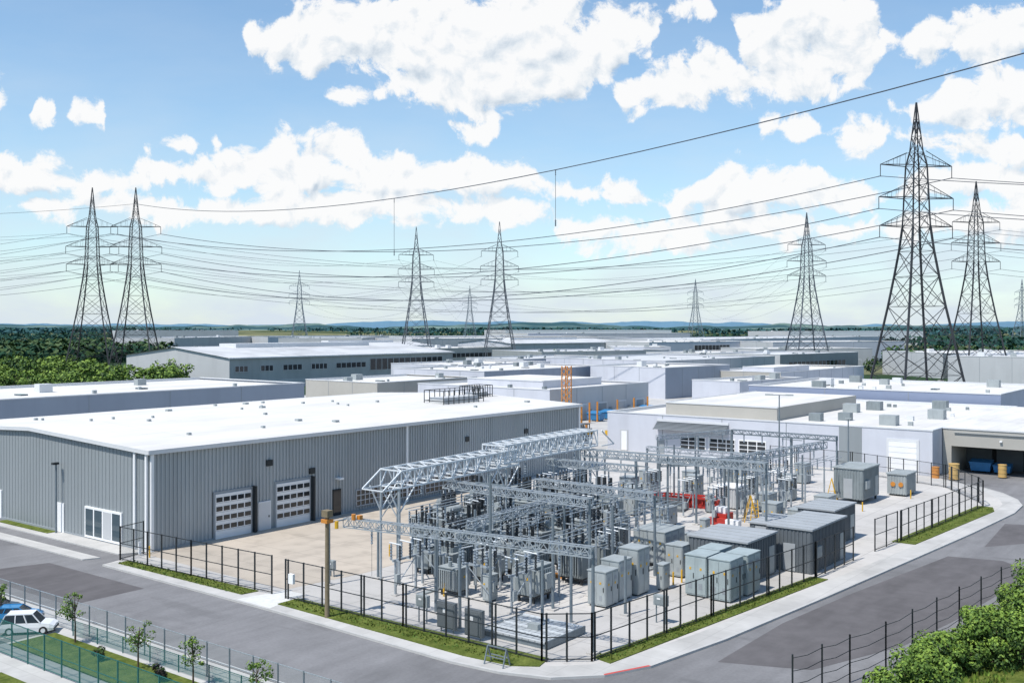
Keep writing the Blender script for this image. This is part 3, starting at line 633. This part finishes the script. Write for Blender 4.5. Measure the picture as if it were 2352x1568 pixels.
b.cyl((94.4,45,.8),(94.4,45.2,.8),.25,None,'dark',10); b.obj("red_pump_unit")
def ladder(x,y,h,r):
    b=MB()
    for s in(-1,1):
        b.beam((s*.45,-.7,0),(s*.25,0,h),.045,'yel'); b.beam((s*.45,.7,0),(s*.25,0,h),.045,'yel')
    for i in range(1,7): t=i/7; w=.45-.2*t; b.beam((-w,-.7*(1-t),h*t),(w,-.7*(1-t),h*t),.03,'yel')
    b.beam((-.35,-.3,h*.55),(-.35,.3,h*.55),.03,'yel'); b.obj("step_ladder",None,(x,y,ZY),r)
ladder(97.7,44.3,2.7,.6);ladder(96.3,43.2,2.5,2.0);ladder(112.2,41.2,3.0,.3)
b=MB()
for (x,y) in((79.4,41.2),(78.9,41.6),(70.2,38.2),(71.2,38),(59.2,47),(66.5,48.5),(56.9,50),(62.5,54),(92,52),(110.5,37.2),(122,35.5),(88.5,40.5),(64,62.5),(51,78.5)):
    b.cyl((x,y,ZY),(x,y,1.1),.07,None,'yel',8); b.cyl((x,y,1.1),(x,y,1.16),.05,.02,'yel',8)
b.obj("yellow_bollards")
b=MB(); b.box(51.2,55.6,36.7,41.7,ZY+.35,ZY+.45,'grate'); 
for x in(51.3,55.4): b.box(x,x+.1,36.7,41.7,ZY,ZY+.35,'galvd')
for y in(36.65,41.6): b.box(51.2,55.6,y,y+.1,ZY+.05,ZY+.5,'galvd')
for i in range(5): b.box(51.2+i*1.05,51.3+i*1.05,36.7,41.7,ZY+.45,ZY+.5,'galvl')
b.box(53,53.5,38.6,39.4,ZY+.45,ZY+.8,'txl'); b.obj("steel_grating_platform")
def wallbox(x,y,w,h,z):
    b=MB()
    for s in(-1,1): b.beam((0,s*w*.35,0),(0,s*w*.35,z+h),.04,'galvd')
    b.box(-.16,.16,-w/2,w/2,z,z+h,'txd' if h>1 else 'txl'); b.box(-.2,-.16,-w/2+.1,w/2-.1,z+.1,z+h-.1,'txd' if h>1 else 'tx'); b.box(-.22,-.2,-.05,.2,z+h*.6,z+h*.75,'white')
    b.obj("meter_box",None,(x,y,ZY))
wallbox(50.3,43.9,1.5,1.7,.3);wallbox(50.3,41.6,1.4,1.7,.2);wallbox(50.9,46.6,1.0,.8,1.1);wallbox(56,61,.5,.8,.5);wallbox(60.6,33.9,1.0,.7,1.2)
b=MB()
for (x0,x1,y0,y1) in((56,62,51.4,51.8),(62,62.4,44,52),(66,80,41.9,42.3),(90,112,42.6,43.0),(70,70.4,42,58),(82,83,44,60)):
    b.box(x0,x1,y0,y1,ZY,ZY+.12,'txl'); 
b.box(66.5,67.1,46,52,ZY,ZY+.25,'org'); b.box(75,80,64.8,65.1,ZY,ZY+.25,'org'); b.obj("cable_tray")
def lamp(x,y,h,tee):
    b=MB(); b.cyl((0,0,0),(0,0,h),.13,.08,'galvd',8); b.cyl((0,0,0),(0,0,.5),.22,None,'galvd',8)
    if tee:
        b.beam((0,-1.3,h),(0,1.3,h),.05,'galvd')
        for s in(-1,1): b.box(-.2,.2,s*1.3-.5,s*1.3+.5,h-.05,h+.12,'txl')
    else: b.box(-.2,.2,-.4,.4,h-.05,h+.12,'txl')
    b.obj("street_lamp",None,(x,y,ZY),.3)
lamp(128,54,10.9,True);lamp(133.5,46.8,7.8,False)
def barrel(x,y,k,s=1.0):
    b=MB()
    for z0,z1,r in((0,.08,.62),(.08,.6,.58),(.6,.66,.62),(.66,1.2,.58),(1.2,1.26,.62),(1.26,1.75,.58),(1.75,1.85,.62)): b.cyl((0,0,z0),(0,0,z1),r,None,k,16)
    b.obj("barrel",None,(x,y,ZY)).scale=(s,s,s)
barrel(142.0-1.2,37.8,'org',.8);barrel(141.2,35.6,'tan',1.1);barrel(147.0,31.0,'tan',.9)
def dumpster(x,y,k,s=1):
    b=MB(); b.add([(-1.2,-.7,0.2),(1.2,-.7,0.2),(1.2,.7,.2),(-1.2,.7,.2),(-1.4,-.9,1.4),(1.4,-.9,1.4),(1.4,.9,1.4),(-1.4,.9,1.4)],[(0,1,5,4),(1,2,6,5),(2,3,7,6),(3,0,4,7)],k)
    b.add([(-1.45,-.95,1.4),(1.45,-.95,1.4),(1.45,.95,1.7),(-1.45,.95,1.7)],[(0,1,2,3)],k); b.box(-1.45,1.45,-.98,-.9,1.3,1.42,k)
    for xx in(-1,1):
        for yy in(-.5,.5): b.cyl((xx,yy-.05,.12),(xx,yy+.05,.12),.12,None,'tyre',8)
    b.obj("dumpster",None,(x,y,.05),-1.57).scale=(s,s,s)
dumpster(151,34.5,'blu',1);dumpster(151,31.8,'blu',.8)
for x in(183,188,193,199,204): dumpster(x,118,random.choice(['blu','blu','txd']),1.2)
b=MB()
for x in(150,152.5): 
    for y in (24,27): b.box(x-.8,x+.8,y-.6,y+.6,.05,1.5,'txl'); b.box(x-.82,x+.82,y-.2,y+.1,.5,1.1,'yel')
b.obj("pallet_load")
b=MB()
for s in(-1,1):
    for t in(-1,1): b.beam((172+s*.7,118+t*.7,0),(172+s*.7,118+t*.7,12),.09,'org')
for i in range(10):
    z=i*1.2
    for t in(-.7,.7): b.beam((171.3,118+t,z),(172.7,118+t,z+1.2),.05,'org'); b.beam((172+t,117.3,z),(172+t,118.7,z+1.2),.05,'org')
b.box(171,173,117,119,0,1.2,'yel'); b.obj("orange_mast_lift")
b=MB()
for x in(176,179,182,190,197,203): b.cyl((x,117,0),(x,117,4.2),.2,None,'org',8)
for (x,y) in((160,100),(163,98),(158,104)): b.box(x,x+2.5,y,y+1.2,0,.9,'yel'); b.box(x+.4,x+.8,y+.2,y+.5,.9,2.2,'org')
b.obj("orange_posts")
b=MB()
for (x,y) in((134,92),(134,98),(140,95),(147,100)):
    for i in range(4):
        for j in(0,2): b.beam((x+i*2,y+j,0),(x+i*2,y+j,2.8),.07,'dark')
    for z in(.3,1.5,2.7):
        for j in(0,2): b.beam((x,y+j,z),(x+6,y+j,z),.07,'dark')
        b.box(x,x+6,y,y+2,z,z+.08,'txd')
    b.box(x+.5,x+2.5,y+.2,y+1.8,.4,1.3,'wood');b.box(x+3,x+5,y+.2,y+1.8,1.6,2.4,'txl')
b.obj("storage_rack")
for k,(x,y) in enumerate(((128,90),(129,101),(155,93))): container("storage_container",x,x+6,y,y+2.6,2.6,'txd' if k else 'ltgrey','txdr',False)
# ------------------------------------------------------------------ pylons
def pylon(K,g=1.0):
    b=MB()
    prof=[(0,8.7),(9,7.2),(17,5.9),(25,4.6),(32,3.6),(38,2.8),(43.6,2.25),(47,2.1),(50.5,2.0),(54.3,1.85),(58.1,1.7),(61.2,1.1),(65,.75),(69,.4),(73,.06)]
    cor=[(-1,-1),(1,-1),(1,1),(-1,1)]
    for (z0,w0),(z1,w1) in zip(prof[:-1],prof[1:]):
        r=(.24 if z0<43 else .16 if z0<60 else .11)*g
        for cx,cy in cor: b.beam((cx*w0,cy*w0,z0),(cx*w1,cy*w1,z1),r,K)
        for i in range(4):
            a=cor[i];c=cor[(i+1)%4]; rr=(.075 if z0<43 else .06)*g
            b.beam((a[0]*w0,a[1]*w0,z0),(c[0]*w1,c[1]*w1,z1),rr,K); b.beam((c[0]*w0,c[1]*w0,z0),(a[0]*w1,a[1]*w1,z1),rr,K)
            if z0>0: b.beam((a[0]*w0,a[1]*w0,z0),(c[0]*w0,c[1]*w0,z0),rr*.7,K)
            if z0<32:
                zm=(z0+z1)/2; wm=(w0+w1)/2
                for e in(a,c): b.beam((e[0]*wm,e[1]*wm,zm),((a[0]+c[0])/2*w0,(a[1]+c[1])/2*w0,z0),.045*g,K)
    for z,A,w in((58.1,9.2,1.7),(50.5,9.6,2.0),(43.8,9.4,2.25)):
        for s in(-1,1):
            tip=(s*A,0,z+.1)
            for cy in(-1,1):
                b.beam((s*w,cy*w,z),tip,.11*g,K); b.beam((s*w*.9,cy*w*.9,z+3.3),tip,.07*g,K)
                for t in(.25,.5,.75):
                    pa=Vector((s*w,cy*w,z)).lerp(Vector(tip),t); pb=Vector((s*w*.9,cy*w*.9,z+3.3)).lerp(Vector(tip),t); b.beam(pa,pb,.035*g,K)
            b.cyl((s*A,0,z),(s*A,0,z-2.6),.10*g,None,K,6); b.beam((s*A-.5,0,z-2.7),(s*A+.5,0,z-2.7),.07*g,K)
    for cx,cy in cor: b.box(cx*8.7-.8,cx*8.7+.8,cy*8.7-.8,cy*8.7+.8,-.6,.4,'conc')
    return b.mesh("electricity_pylon")
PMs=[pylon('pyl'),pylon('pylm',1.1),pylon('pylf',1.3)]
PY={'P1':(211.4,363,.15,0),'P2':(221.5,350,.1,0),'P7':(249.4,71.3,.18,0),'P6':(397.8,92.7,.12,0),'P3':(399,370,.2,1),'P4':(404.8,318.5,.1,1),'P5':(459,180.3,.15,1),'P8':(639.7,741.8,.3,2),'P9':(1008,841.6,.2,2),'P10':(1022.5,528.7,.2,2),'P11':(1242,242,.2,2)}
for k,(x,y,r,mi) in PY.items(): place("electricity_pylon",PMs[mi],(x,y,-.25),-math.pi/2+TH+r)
def tip(k,lv,s):
    x,y,r,_=PY[k]; a=-math.pi/2+TH+r; z,A=((58.1,9.2),(50.5,9.6),(43.8,9.4))[lv]; return Vector((x+math.cos(a)*A*s,y+math.sin(a)*A*s,z-2.9))
def top(k): x,y,r,_=PY[k]; return Vector((x,y,72.6))
def wires(name,spans,r=.07):
    cu=bpy.data.curves.new(name,'CURVE'); cu.dimensions='3D'; cu.bevel_depth=r; cu.bevel_resolution=0; cu.materials.append(M['wire'])
    for p,q,sag,t0 in spans:
        n=40; sp=cu.splines.new('POLY'); sp.points.add(n)
        for i in range(n+1):
            t=t0+(1-t0)*i/n; c=p.lerp(q,t) if 0<=t<=1 else p+(q-p)*t; z=c.z-4*sag*t*(1-t); sp.points[i].co=(c.x,c.y,z,1)
    o=bpy.data.objects.new(name,cu); S.collection.objects.link(o)
def circuit(a,b_,sag,r=.07,tops=True):
    sp=[(tip(a,l,s),tip(b_,l,s),sag*(1+.06*l),0) for l in range(3) for s in(-1,1)]
    if tops: sp.append((top(a),top(b_),sag*.8,0))
    wires("power_line",sp,r)
circuit('P7','P2',11.5,.095,False)
circuit('P6','P1',14,.06,False); circuit('P5','P3',12,.045,False); circuit('P4','P8',14,.05,False); circuit('P5','P10',14,.045,False); circuit('P3','P9',16,.05,False)
circuit('P3','P1',7,.045,False)
def leave(a,dx,dy,sag,r=.07,dz=0):
    sp=[]
    for l in range(3):
        for s in(-1,1):
            p=tip(a,l,s); sp.append((p,p+Vector((dx,dy,dz)),sag,0))
    wires("power_line",sp,r)
leave('P7',27,-278,11,.08); leave('P6',40,-260,11,.06); leave('P2',-60,270,9,.07); leave('P1',-110,250,9,.06); leave('P1',-320,120,10,.04)
Qa=Vector((*W(120,60),52.0)); Pb=Vector((*W(389,-143),66.6))
wires("overhead_shield_wire",[(Qa,Pb,9.0,-.35)],.085)
wires("overhead_shield_wire",[(Pb,Pb+Vector((-180,160,2)),8,0)],.06)
b=MB()
for t,zb in((.256,38.7),(.429,36.5)):
    c=Qa+(Pb-Qa)*t; z=c.z-36*t*(1-t); b.cyl((c.x,c.y,zb),(c.x,c.y,z),.045,None,'wire',5)
    b.insul((c.x,c.y,zb-.2),1.2,.16,'wire',6,3); b.insul((c.x,c.y,z-1.0),1.0,.12,'wire',6,3)
b.obj("wire_spacer")
# ------------------------------------------------------------------ vegetation
def leaves(b,c,R,n,size,rnd,mats=('lf1','lf2','lf3'),sq=(1,1,1)):
    c=Vector(c)
    for i in range(n):
        while True:
            v=Vector((rnd.uniform(-1,1),rnd.uniform(-1,1),rnd.uniform(-1,1)))
            if .05<v.length<1: break
        v=v.normalized()*(v.length**.4)
        p=c+Vector((v.x*R*sq[0],v.y*R*sq[1],v.z*R*sq[2]))
        nrm=(v+Vector((rnd.uniform(-1,1),rnd.uniform(-1,1),rnd.uniform(-.4,1.2)))*.8).normalized()
        u=nrm.cross(Vector((rnd.uniform(-1,1),rnd.uniform(-1,1),rnd.uniform(-1,1)))).normalized(); w=nrm.cross(u); s=size*rnd.uniform(.6,1.3)
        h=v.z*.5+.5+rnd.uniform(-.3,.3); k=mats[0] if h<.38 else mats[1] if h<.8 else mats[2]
        b.add([p-u*s*.5,p-w*s*.32,p+u*s*.6,p+w*s*.32],[(0,1,2,3)],k)
def tree(name,x,y,z,h,cr,rnd,size=.16,clumps=14,n=70,mats=('lf1','lf2','lf3'),trunk=.35):
    b=MB(); t=h*trunk; b.cyl((0,0,-.1),(0,0,t),h*.022,h*.016,'bark',7); b.cyl((0,0,t),(rnd.uniform(-.1,.1),0,h*.85),h*.016,h*.006,'bark',6)
    for i in range(clumps):
        a=rnd.uniform(0,6.28); f=rnd.uniform(0,1); zz=t+(h-t)*(.1+.85*f); rr=cr*rnd.uniform(.2,.95)*(1-.65*abs(f-.35)); q=(math.cos(a)*rr,math.sin(a)*rr,zz)
        b.cyl((0,0,t+(zz-t)*.5),q,h*.008,h*.004,'bark',4); leaves(b,q,cr*rnd.uniform(.18,.38),n,size,rnd,mats,(1,1,.75))
    b.obj(name,None,(x,y,z))
rv=random.Random(3)
LT=('lf2','lf2','lf3')
tree("sapling",34.6,61.4,.05,3.1,.95,rv,.14,15,36,LT)
tree("sapling",34.2,53.8,.05,2.8,.95,rv,.14,14,32,LT)
tree("sapling",34.5,48.9,.05,2.8,.9,rv,.14,14,32,LT)
tree("sapling",35.0,44.0,.05,2.4,.8,rv,.14,12,32,LT)
tree("sapling",34.6,71,.05,2.2,.7,rv,.14,10,32,LT)
def bush(name,x,y,z,R,h,rnd,n,size=.2,mats=('lf1','lf2','lf3'),cl=8):
    b=MB()
    for i in range(cl):
        a=rnd.uniform(0,6.28); rr=R*rnd.uniform(0,.85); c=(math.cos(a)*rr,math.sin(a)*rr,h*rnd.uniform(.2,.85)); b.cyl((0,0,-.1),c,.05,.02,'bark',4); leaves(b,c,R*rnd.uniform(.22,.5),n,size,rnd,mats,(1,1,h/R*.6))
    b.obj(name,None,(x,y,z))
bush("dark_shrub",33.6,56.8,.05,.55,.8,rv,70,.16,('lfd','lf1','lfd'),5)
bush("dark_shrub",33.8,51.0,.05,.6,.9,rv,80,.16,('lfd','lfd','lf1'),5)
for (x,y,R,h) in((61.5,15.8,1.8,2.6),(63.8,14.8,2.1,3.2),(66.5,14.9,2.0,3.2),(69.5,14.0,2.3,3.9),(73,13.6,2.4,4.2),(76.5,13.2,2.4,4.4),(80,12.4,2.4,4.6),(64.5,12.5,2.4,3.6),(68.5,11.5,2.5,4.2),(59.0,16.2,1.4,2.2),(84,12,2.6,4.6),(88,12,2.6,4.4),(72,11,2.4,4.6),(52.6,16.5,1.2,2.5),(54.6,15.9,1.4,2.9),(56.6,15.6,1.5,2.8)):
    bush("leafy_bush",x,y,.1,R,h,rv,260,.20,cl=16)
b=MB(); 
for i in range(170):
    d=rv.uniform(285,430); x=rv.uniform(-.56,-.325 if d<350 else -.40)*d
    X,Y=W(d,x); h=rv.uniform(4.5,9.5)
    b.cyl((X,Y,-.3),(X,Y,h*.6),.25,.12,'bark',5)
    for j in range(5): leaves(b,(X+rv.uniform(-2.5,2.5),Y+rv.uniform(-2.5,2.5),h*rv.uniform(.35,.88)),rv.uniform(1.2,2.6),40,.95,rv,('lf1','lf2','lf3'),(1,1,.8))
b.obj("tree_mass")
b=MB()
def blobs(cnt,d0,d1,s0,s1,h0,h1,k,lf,size,dark,mats,wd=1.1):
    for i in range(cnt):
        d=d0*(d1/d0)**rv.random(); s=rv.uniform(s0,s1); X,Y=W(d,s*d)
        if noise.noise(Vector((X*k,Y*k,3.1)))<dark: continue
        h=rv.uniform(h0,h1)
        leaves(b,(X,Y,h*.45),h*.55,lf,h*size,rv,mats,(wd,wd,.85))
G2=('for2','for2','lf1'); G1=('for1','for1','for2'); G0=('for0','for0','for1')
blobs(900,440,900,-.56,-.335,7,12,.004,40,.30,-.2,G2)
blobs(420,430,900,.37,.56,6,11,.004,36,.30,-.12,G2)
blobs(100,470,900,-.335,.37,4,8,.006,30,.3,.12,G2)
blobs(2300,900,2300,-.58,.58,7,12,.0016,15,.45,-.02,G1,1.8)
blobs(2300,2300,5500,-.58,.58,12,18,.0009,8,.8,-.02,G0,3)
for (d,x,h) in((490,21,9),(487,24,7),(340,-165,12),(333,-158,10),(395,172,10),(430,150,9),(418,178,11)):
    X,Y=W(d,x)
    for j in range(5): leaves(b,(X+rv.uniform(-2,2),Y+rv.uniform(-2,2),h*rv.uniform(.3,.85)),h*.22,50,1.0,rv,('for2','lf1','lf2'))
b.obj("distant_woodland")
def ridge(name,dist,k,h0,h1,fr,seed,th=1500):
    b=MB(); vs=[];fs=[];n=420
    for i in range(n+1):
        s=-.9+1.8*i/n; nn=noise.fractal(Vector((s*fr,seed,0)),.8,2.0,7)
        h=h0+(h1-h0)*max(0,min(1,.5+.6*nn)); X,Y=W(dist,s*dist); X2,Y2=W(dist+th,s*(dist+th)); X3,Y3=W(dist-th,s*(dist-th))
        vs+=[(X3,Y3,-2),(X,Y,h),(X2,Y2,-2)]
    for i in range(n): a=i*3; fs+=[(a,a+3,a+4,a+1),(a+1,a+4,a+5,a+2)]
    b.add(vs,fs,k); b.obj(name)
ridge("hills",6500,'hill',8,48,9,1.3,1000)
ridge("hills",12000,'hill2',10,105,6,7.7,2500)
# ------------------------------------------------------------------ cars
def car(name,x,y,rot,paint,s,suv=True):
    b=MB(); L,Wd=4.6,1.85; hb=1.0; ht=1.75 if suv else 1.45
    sec=[(-2.3,.35,.75,.80),(-2.2,.28,.98,.9),(-1.0,.25,1.02,.93),(1.0,.25,1.0,.93),(1.9,.27,.88,.9),(2.25,.33,.70,.82)]
    vs=[]
    for (px,z0,z1,w) in sec: vs+=[(px,-w,z0),(px,-w-.02,(z0+z1)/2),(px,-w*.95,z1),(px,w*.95,z1),(px,w+.02,(z0+z1)/2),(px,w,z0)]
    fs=[]
    for i in range(5):
        for j in range(5): a=i*6+j; fs.append((a,a+1,a+7,a+6))
        fs.append((i*6+5,i*6,i*6+6,i*6+11))
    fs+=[(0,5,4,3,2,1),(30,31,32,33,34,35)]
    b.add(vs,fs,paint)
    cab=[(-2.15 if suv else -1.9,.98,-1.75 if suv else -1.2,ht),(1.15,1.0,.45,ht)]
    (a0,z0,a1,z1),(c0,_,c1,_)=cab
    lo=[(a0,-.86,z0),(c0,-.86,z0),(c0,.86,z0),(a0,.86,z0)]; hi=[(a1,-.68,z1),(c1,-.68,z1),(c1,.68,z1),(a1,.68,z1)]
    b.add(lo+hi,[(4,5,6,7)],paint); b.add(lo+hi,[(0,1,5,4),(1,2,6,5),(2,3,7,6),(3,0,4,7)],'glass')
    for xx in(a0*.45+c0*.2-.2,(a0+c0)/2+.55,c0,a0):
        xt=a1+(xx-a0)/(c0-a0)*(c1-a1)
        for sy in(-1,1): b.beam((xx,sy*.87,z0),(xt,sy*.69,z1),.045,paint)
    for sy in(-1,1): b.beam((a1,sy*.69,z1),(c1,sy*.69,z1),.05,paint)
    for wx in(-1.4,1.4):
        for sy in(-1,1): b.cyl((wx,sy*.72,.34),(wx,sy*.96,.34),.35,None,'tyre',16); b.cyl((wx,sy*.95,.34),(wx,sy*.975,.34),.2,None,'galvl',10)
    for sy in(-.6,.6): b.box(2.2,2.28,sy-.2,sy+.2,.55,.7,'galvl'); b.box(-2.31,-2.24,sy-.2,sy+.2,.6,.8,'red')
    b.box(2.2,2.3,-.8,.8,.33,.48,'dark'); b.obj(name,None,(x,y,0.0),rot).scale=(s,s,s)
car("parked_car",34.0,66.0,-.75,'carw',.74); car("parked_car",34.6,69.0,-.75,'carb',.74,False); car("parked_car",34.6,72.0,-.75,'card',.74,False)
# ------------------------------------------------------------------ world
el=math.radians(60); sh=Vector((-.96,.22,0)).normalized(); SD=Vector((sh.x*math.cos(el),sh.y*math.cos(el),math.sin(el)))
w=bpy.data.worlds.new("World"); S.world=w; w.use_nodes=True; nt=w.node_tree; N=nt.nodes; Lk=nt.links; N.clear()
out=N.new("ShaderNodeOutputWorld"); bg=N.new("ShaderNodeBackground"); bgc=N.new("ShaderNodeBackground"); mixs=N.new("ShaderNodeMixShader")
sky=N.new("ShaderNodeTexSky"); sky.sky_type='NISHITA'; sky.sun_disc=False; sky.sun_elevation=el; sky.sun_rotation=math.atan2(SD.x,SD.y)
sky.air_density=1.0; sky.dust_density=0.3; sky.ozone_density=1.4
tint=N.new("ShaderNodeMix"); tint.data_type='RGBA'; tint.blend_type='MULTIPLY'; tint.inputs[0].default_value=1; tint.inputs[7].default_value=(1.00,1.16,1.20,1)
Lk.new(sky.outputs[0],tint.inputs[6]); Lk.new(tint.outputs[2],bg.inputs[0]); bg.inputs[1].default_value=0.14
tc=N.new("ShaderNodeTexCoord")
def vm(op,a,b=None,c=None):
    n=N.new("ShaderNodeVectorMath"); n.operation=op
    for i,v in enumerate((a,b,c)):
        if v is None: continue
        if isinstance(v,(tuple,list)): n.inputs[i].default_value=v
        else: Lk.new(v,n.inputs[i])
    return n.outputs["Value"] if op in('DOT_PRODUCT','LENGTH') else n.outputs[0]
def mt(op,a,b=None,c=None,clamp=False):
    n=N.new("ShaderNodeMath"); n.operation=op; n.use_clamp=clamp
    for i,v in enumerate((a,b,c)):
        if v is None: continue
        if isinstance(v,(int,float)): n.inputs[i].default_value=v
        else: Lk.new(v,n.inputs[i])
    return n.outputs[0]
D=tc.outputs["Generated"]
fwd=mt('MAXIMUM',vm('DOT_PRODUCT',D,(CC,SS,0)),.12); rgt=vm('DOT_PRODUCT',D,(SS,-CC,0)); upz=vm('DOT_PRODUCT',D,(0,0,1))
cx=N.new("ShaderNodeCombineXYZ"); Lk.new(mt('DIVIDE',rgt,fwd),cx.inputs[0]); Lk.new(mt('DIVIDE',upz,fwd),cx.inputs[1])
P=cx.outputs[0]
def ns(vec,scale,det,rough=.55):
    n=N.new("ShaderNodeTexNoise"); n.noise_dimensions='2D'; n.inputs["Scale"].default_value=scale; n.inputs["Detail"].default_value=det; n.inputs["Roughness"].default_value=rough; Lk.new(vec,n.inputs["Vector"]); return n
wn=ns(P,12,3,.5); wv=vm('SUBTRACT',wn.outputs["Color"],(.5,.5,.5)); PW=vm('MULTIPLY_ADD',wv,(.042,.022,0),P)
Z=-60
banks=[
[(0,80,22),(40,80,Z),(530,85,Z),(560,85,34),(640,90,66),(750,85,85),(900,75,110),(1050,110,130),(1250,110,145),(1400,90,95),(1480,75,50),(1530,20,15),(1620,5,36),(1675,30,-10),(1730,95,80),(1850,80,145),(1980,90,110),(2060,100,10),(2120,95,50),(2230,95,75),(2352,80,65)],
[(0,205,34),(40,210,Z),(60,262,-20),(80,262,36),(130,262,36),(168,265,-20),(190,272,26),(245,272,26),(275,272,Z),(700,225,Z),(780,228,28),(840,215,10),(920,190,45),(1050,225,55),(1150,270,34),(1200,270,Z),(1370,225,-30),(1430,215,42),(1560,185,58),(1650,170,62),(1750,200,42),(1860,205,36),(1990,200,5),(2080,250,10),(2200,230,55),(2352,215,75)],
[(300,335,Z),(350,337,24),(440,335,26),(475,335,-10),(512,333,24),(550,335,Z),(980,283,Z),(1040,283,34),(1130,292,36),(1185,290,Z),(1690,290,Z),(1740,288,30),(1850,285,32),(1900,300,0),(1950,315,28),(2050,300,32),(2200,345,36),(2352,350,52)],
[(0,410,55),(90,398,55),(170,415,38),(260,420,32),(345,405,28),(410,405,26),(440,405,42),(560,400,56),(640,378,82),(700,388,68),(775,372,80),(850,400,62),(920,400,54),(1000,415,50),(1100,408,54),(1200,410,40),(1270,440,26),(1400,450,36),(1480,460,34),(1560,480,32),(1620,440,52),(1690,430,74),(1750,440,62),(1830,425,64),(1950,450,50),(2040,460,20),(2150,430,42),(2250,400,52),(2352,400,58)],
[(0,480,20),(200,460,34),(400,490,32),(500,480,34),(700,475,48),(900,470,48),(1100,480,42),(1250,500,30),(1350,535,30),(1500,542,38),(1700,530,40),(1900,520,36),(2050,520,18),(2200,500,50),(2352,500,60)]]
sx=N.new("ShaderNodeSeparateXYZ"); Lk.new(PW,sx.inputs[0]); su=mt('ADD',sx.outputs[0],.5); vv=mt('MULTIPLY_ADD',sx.outputs[1],-2352/800,750/800)
F1=None;F2=None
for bk in banks:
    r=N.new("ShaderNodeValToRGB"); r.color_ramp.interpolation='EASE'; es=r.color_ramp.elements
    while len(es)<len(bk): es.new(.5)
    for e,(u,m_,h_) in zip(range(len(bk)),bk):
        es[e].position=min(1,u/2352); es[e].color=(m_/800,(h_+100)/400,0,1)
    Lk.new(su,r.inputs[0]); sp=N.new("ShaderNodeSeparateColor"); Lk.new(r.outputs[0],sp.inputs[0])
    half=mt('MULTIPLY_ADD',sp.outputs[1],400/50,-100/50)
    dv=mt('SUBTRACT',vv,sp.outputs[0])
    a=mt('SUBTRACT',half,mt('MULTIPLY',mt('ABSOLUTE',dv),16)); b_=mt('SUBTRACT',half,mt('MULTIPLY',mt('ABSOLUTE',mt('SUBTRACT',dv,.055)),16))
    F1=a if F1 is None else mt('MAXIMUM',F1,a); F2=b_ if F2 is None else mt('MAXIMUM',F2,b_)
F1=mt('MINIMUM',mt('MAXIMUM',F1,-1.0),.9); F2=mt('MINIMUM',mt('MAXIMUM',F2,-1.0),1.3)
def puff(vec):
    vo=N.new("ShaderNodeTexVoronoi"); vo.voronoi_dimensions='2D'; vo.feature='SMOOTH_F1'; vo.inputs["Scale"].default_value=34; vo.inputs["Smoothness"].default_value=.4
    vo.inputs["Detail"].default_value=1; vo.inputs["Roughness"].default_value=.55
    Lk.new(vec,vo.inputs["Vector"]); return vo.outputs["Distance"]
PO=vm('ADD',PW,(-.005,.012,0))
v1=puff(PW); v2=puff(PO)
n1=ns(PW,22,9,.70).outputs["Fac"]; n2=ns(PO,22,6,.66).outputs["Fac"]
dens=mt('ADD',F1,mt('MULTIPLY_ADD',n1,2.5,-1.20)); dens=mt('ADD',dens,mt('MULTIPLY_ADD',v1,-.75,.40))
alpha=N.new("ShaderNodeMapRange"); alpha.interpolation_type='SMOOTHSTEP'; alpha.inputs[1].default_value=-.10; alpha.inputs[2].default_value=.38; Lk.new(dens,alpha.inputs[0])
grad=mt('SUBTRACT',F2,F1)
lit=mt('MULTIPLY_ADD',mt('SUBTRACT',v2,v1),.38,.90)
lit=mt('MULTIPLY_ADD',mt('SUBTRACT',n1,n2),1.0,lit)
lit=mt('MULTIPLY_ADD',mt('MAXIMUM',grad,-.3),-.28,lit)
cr=N.new("ShaderNodeValToRGB"); cr.color_ramp.elements[0].position=.35; cr.color_ramp.elements[0].color=(.56,.65,.75,1); cr.color_ramp.elements[1].position=.86; cr.color_ramp.elements[1].color=(1,1,1,1)
e=cr.color_ramp.elements.new(.62); e.color=(.80,.855,.91,1)
Lk.new(lit,cr.inputs[0])
Lk.new(cr.outputs[0],bgc.inputs[0]); bgc.inputs[1].default_value=.98
el_=mt('MAXIMUM',upz,0.0); hz=mt('POWER',2.718,mt('MULTIPLY',el_,-8.0)); wisp=ns(vm('MULTIPLY',P,(1,3.2,1)),6,5).outputs["Fac"]
hzf=mt('MULTIPLY',hz,mt('MULTIPLY_ADD',wisp,1.9,-.05),clamp=True)
bgh=N.new("ShaderNodeBackground"); bgh.inputs[0].default_value=(.72,.81,.90,1); bgh.inputs[1].default_value=.96
mh=N.new("ShaderNodeMixShader"); Lk.new(hzf,mh.inputs[0]); Lk.new(bg.outputs[0],mh.inputs[1]); Lk.new(bgh.outputs[0],mh.inputs[2])
Lk.new(mt('MULTIPLY',alpha.outputs[0],.97),mixs.inputs[0]); Lk.new(mh.outputs[0],mixs.inputs[1]); Lk.new(bgc.outputs[0],mixs.inputs[2]); Lk.new(mixs.outputs[0],out.inputs[0])
try: w.cycles.sampling_method='MANUAL'; w.cycles.sample_map_resolution=256
except Exception: pass
sl=bpy.data.lights.new("sun","SUN"); sl.energy=5.0; sl.angle=math.radians(.53); sl.color=(1,.955,.89)
so=bpy.data.objects.new("sun",sl); S.collection.objects.link(so); so.rotation_euler=SD.to_track_quat('Z','Y').to_euler(); so.location=(0,0,200)
# ------------------------------------------------------------------ camera
cam=bpy.data.cameras.new("camera"); cam.lens=36; cam.sensor_width=36; cam.clip_end=60000; cam.clip_start=.5; cam.shift_y=-34/2352
co=bpy.data.objects.new("camera",cam); S.collection.objects.link(co); co.location=(0,0,20); co.rotation_euler=(math.pi/2,0,TH-math.pi/2); S.camera=co
S.view_settings.view_transform='Standard'; S.view_settings.look='None'; S.view_settings.exposure=0
